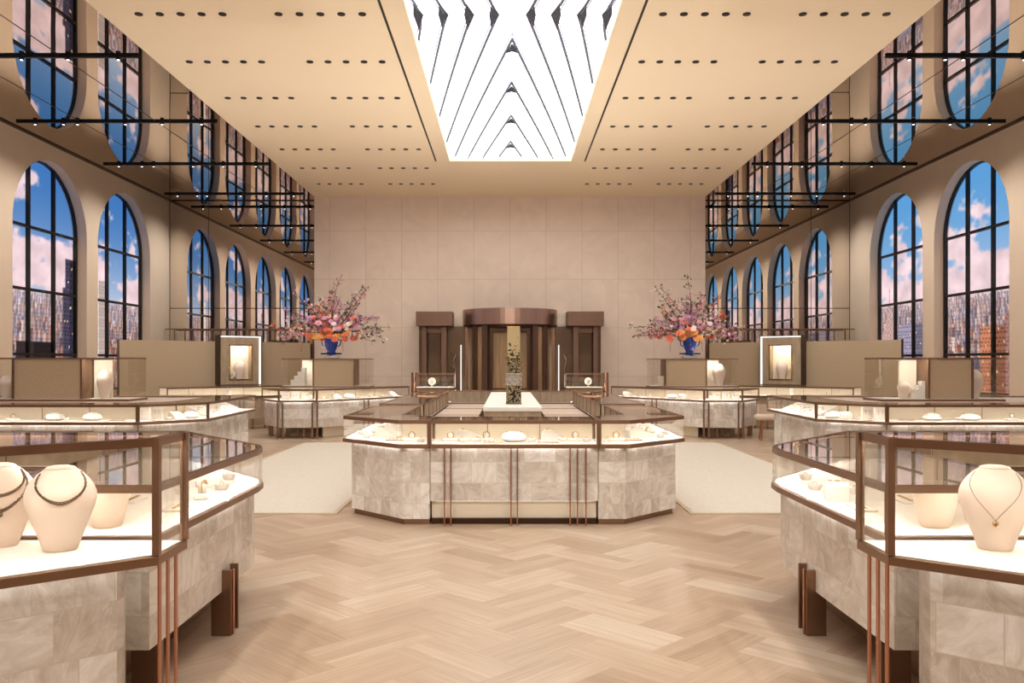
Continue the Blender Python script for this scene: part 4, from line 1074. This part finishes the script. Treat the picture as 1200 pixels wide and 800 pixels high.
MK = dict(bust=p_bust, cone=p_cone, dish=p_dish, block=p_block, tray=p_tray, board=p_board, cushion=p_cushion, ramp=p_ramp, watch=p_watch, slope=p_slope, steps=p_steps)
KD = dict(bust=('blush necklace bust','necklace bust'), cone=('blush tapered stand','display stand'), dish=('white ring dish','ring dish'), block=('gold bracelet block','bracelet stand'),
    tray=('flat ring tray','jewellery tray'), board=('upright earring board','display board'), cushion=('scalloped white cushion','display cushion'), ramp=('white ramp of bangles','display ramp'),
    watch=('white disc pendant stand','pendant stand'), slope=('long sloping white board','display board'), steps=('white stepped earring stand','display stand'))
QUEUE = []
def put(kind, where, x, y, z, rot=0, end='near end', key=None, scale=1):
    QUEUE.append((kind, where, x, y, z, rot, end, y if key is None else key, scale))
D = .777
# tall foreground busts and stands in the low foreground cases
BUSTS = {}
def bust_at(u, v, s, z=D):
    Y = (CH-z)*F/(v-V0); return CX+uX(u, Y), Y
for s in (-1, 1):
    w1 = f'tall {SIDE[s]} foreground case'; w2 = f'low {SIDE[s]} foreground case'
    if s < 0: pos = [(62, 648), (-9, 643)]
    else: pos = [(1176, 647)]
    for (u, v) in pos:
        x, y = bust_at(u, v, s); put('bust', w1, x, y+.06, D, rot=-.5*s, end='corner post', key=abs(x))
    for (x, y) in ((1.95,4.02),(2.22,4.12)): put('cone', w2, s*x, y, D, end='aisle', key=x)
    if s < 0: put('cone', w2, s*2.3, 4.42, D, end='aisle', key=2.3)
    for i, (k, x, y, rt) in enumerate([('tray',1.80,4.50,1.45),('block',1.80,4.85,1.3),('dish',1.98,5.02,0),('dish',1.80,5.18,0),('tray',1.97,5.38,1.2),('dish',1.90,5.62,0),('block',2.10,5.3,1.0),('tray',2.15,4.75,1.5),('dish',2.2,5.75,0)]):
        if s > 0 and k == 'block': k = 'ramp'
        put(k, w2, s*x, y, D, rot=rt*s)
# central front case
wc = 'the central front case'
for k, x, y in [('block',-.62,8.33),('dish',-.5,8.27),('dish',-.36,8.25),('block',-.27,8.36),('tray',-.2,8.22),('cushion',.0,8.3),('dish',.17,8.25),('tray',.33,8.22),('dish',.47,8.3),('block',.6,8.36),('dish',.70,8.25),('ramp',-.44,8.45),('ramp',.4,8.45)]:
    put(k, wc, x, y, D, end='left end', key=x)
for s in (-1, 1):
    wq = f'{SIDE[s]} corner case of central island'
    for k, x, y, rt in [('block',1.0,8.35,0),('tray',1.15,8.42,.3),('ramp',1.28,8.75,.4),('dish',.9,8.25,0),('block',1.4,8.9,.6),('dish',1.5,8.72,0),('cushion',1.42,9.2,0),('dish',1.62,9.1,0),('tray',1.5,9.7,1.5),('board',1.3,9.6,0),('ramp',1.45,10.2,1.2)]:
        put(k, wq, s*x, y, D, rot=rt*s)
    wq = f'{SIDE[s]} side case of central island'
    for k, x, y in [('board',1.45,11.5),('ramp',1.45,12.2),('tray',1.5,13),('board',1.45,14)]: put(k, wq, s*x, y, D, rot=1.3*s)
    wq = f'chamfered case of {SIDE[s]} middle island'
    sl = PI/4*s
    for k, x, y, rt in [('board',4.88,11.33,sl*.2),('board',4.78,11.5,sl*.3),('ramp',4.55,11.55,sl),('tray',4.72,11.3,sl),('dish',4.6,11.4,0),('cushion',4.42,11.72,0),('block',4.5,11.66,sl)]: put(k, wq, s*x, y, D, rot=rt)
    put('slope', f'the aisle side case of the {SIDE[s]} middle island', s*4.48, 12.95, D, rot=(-PI/2 if s > 0 else PI/2))
    wq = f'broad front case of {SIDE[s]} middle island'
    for k, x in [('cushion',5.55),('dish',5.9),('tray',5.2),('cushion',6.05),('block',6.6)]: put(k, wq, s*x, 11.28, D, end='aisle', key=x)
    wq = f'small front case of {SIDE[s]} rear island'
    for k, x in [('board',4.6),('board',4.4),('board',4.2),('block',4.05),('dish',4.5)]: put(k, wq, s*x, 17.45 if k == 'board' else 17.32, D, end='aisle', key=x)
    wq = f'slanted case of {SIDE[s]} rear island'
    for i, t in enumerate((.12,.25,.38,.5,.63,.76,.88)):
        x = 3.98+(2.42-3.98)*t; y = 17.3+(19.55-17.3)*t; put(['dish','ramp','cushion','tray','block','dish','ramp'][i], wq, s*(x+.06), y+.02, D, rot=.9*s)
    wq = f'narrow case by {SIDE[s]} partition'
    for k, t in (('block',.2),('dish',.32),('board',.45),('tray',.6)):
        p = Vector((7.36,18.3)).lerp(Vector((4.95,20.45)), t); put(k, wq, s*(p.x+.15), p.y+.2, D, rot=.7*s)
    put('watch', f'the glass table case {SIDE[s]} of the revolving door', s*1.85, 20.2, .957)
    cwp, iz = WSHOW[s]
    put('bust', f'the lit {SIDE[s]} wall showcase', cwp.x-.02*s, cwp.y, iz+.001, scale=(1.05,1.0,1.35), rot=-.6*s)
    if s < 0: put('watch', 'the lit left wall showcase', cwp.x-.22*.6, cwp.y-.1, iz+.001)
zv = .986+.037
put('bust', 'the right end of the left middle vitrine', CX+uX(122,VY+.15), VY+.18, zv, scale=(.88,.88,1.2))
put('bust', 'the left end of the left middle vitrine', CX+uX(6,VY+.15), VY+.2, zv, scale=.95)
put('bust', 'the left end of the right middle vitrine', CX+uX(1060.5,VY+.15), VY+.18, zv, scale=.72)
put('steps', 'the left end of the right middle vitrine', CX+uX(1074,VY+.15), VY+.15, zv, scale=.8)
put('bust', 'the right end of the right middle vitrine', CX+uX(1146,VY+.15), VY+.25, zv, scale=(.95,.95,1.2))
put('steps', 'the left rear vitrine under the flowers', CX+uX(350,VZ+.15), VZ+.15, zv, scale=1.3)
put('bust', 'the right rear vitrine under the flowers', CX+uX(842.5,VZ+.15), VZ+.13, zv, scale=(1.05,1.05,1.4))
put('cone', 'the right rear vitrine under the flowers', CX+uX(776,VZ+.15), VZ+.2, zv, scale=1.0)

count = {}
for q in sorted(QUEUE, key=lambda q: q[7]): count.setdefault((q[0], q[1]), []).append(q)
PLACED = []
for (kind, where), lst in count.items():
    for i, q in enumerate(lst):
        if kind not in PROTO: PROTO[kind] = o = MK[kind]()
        else: o = copy_tree(PROTO[kind])
        o.location = (q[2], q[3], q[4]); o.rotation_euler.z = q[5]; o.scale = q[8] if isinstance(q[8], tuple) else (q[8],)*3
        nm, cat = KD[kind]
        lab = f'{nm} in {where}' if len(lst) == 1 else f'{nm} in {where}, {ORD[i]} from {q[6]}'
        tag(o, lab, cat, KD[kind][0]+'s in '+where if len(lst) > 1 else KD[kind][1]+'s'); PLACED.append((kind, q, o))
# necklaces on the foreground busts
def necklace(kind, q, label, style):
    x, y, z, rot = q[2], q[3], q[4], q[5]
    root = empty('necklace', (x, y, z), label, 'necklace', 'necklaces on busts')
    prof = [(.056,0),(.062,.006),(.076,.05),(.101,.12),(.121,.18),(.128,.215),(.126,.24),(.116,.268),(.098,.295),(.077,.318),(.06,.331),(.05,.335)]
    def rad(h):
        for (r0, z0), (r1, z1) in zip(prof[:-1], prof[1:]):
            if z0 <= h <= z1: return r0+(r1-r0)*(h-z0)/(z1-z0)
        return .05
    def pt(a, h, off=.004):
        r_ = rad(h)+off; v = Vector((r_*1.06*math.sin(a), -r_*.82*math.cos(a), h)); return v
    b = MB(); R_ = Matrix.Rotation(rot, 3, 'Z'); base = Vector((x, y, z))
    loops = {'chain': [(.205, .0)], 'double': [(.225, 0), (.16, 0)], 'pendant': [(.13, 1)]}[style]
    for low, v in loops:
        n = 46 if style != 'pendant' else 60; pts = []
        for k in range(n+1):
            t = -1+2*k/n; a = t*1.12
            h = low+(.322-low)*(abs(t)**(1.7 if v == 0 else 1.0)); pts.append(base+R_ @ pt(a, h))
        if style == 'pendant': b.tube(pts, .0011, 'darkgold', 5)
        else:
            for k in range(n):
                p, q2 = pts[k], pts[k+1]; d = (q2-p).normalized(); mid = (p+q2)/2; side = Vector((0,0,1)).cross(d).normalized() if abs(d.z) < .95 else Vector((1,0,0))
                up = d.cross(side); Rm = Matrix((d, up if k % 2 else side, side if k % 2 else up)).transposed()
                sz = .0062*(1.35-.6*abs(-1+2*k/n)); b.torus(mid, sz*.75, .0019, 'darkgold', 'z', 8, 4, 1.35, Rm)
    b.build('chain', root, True)
    if style in ('pendant', 'double'):
        p = base+R_ @ pt(0, loops[-1][0], .008); b = MB(); b.torus((p.x, p.y, p.z-.012), .010, .0028, 'darkgold' if style == 'double' else 'gold', 'y', 16, 6)
        b.lathe([(.001,-.006),(.006,0),(.001,.006)], 'darkgold', 8, c=(p.x,p.y,p.z-.014)); b.build('pendant', root, True)
bs = [(k, q) for k, q, o in PLACED if k == 'bust' and 'foreground' in q[1]]
nl = [(k, q) for k, q in bs if 'left' in q[1]]; nl.sort(key=lambda t: t[1][7])
necklace(*nl[0], 'dark gold link necklace on the left bust beside the corner post', 'chain')
necklace(*nl[1], 'double strand gold necklace with pendant on the bust at left frame edge', 'double')
nr = [(k, q) for k, q in bs if 'right' in q[1]]
necklace(*nr[0], 'fine pendant necklace on the right foreground bust', 'pendant')
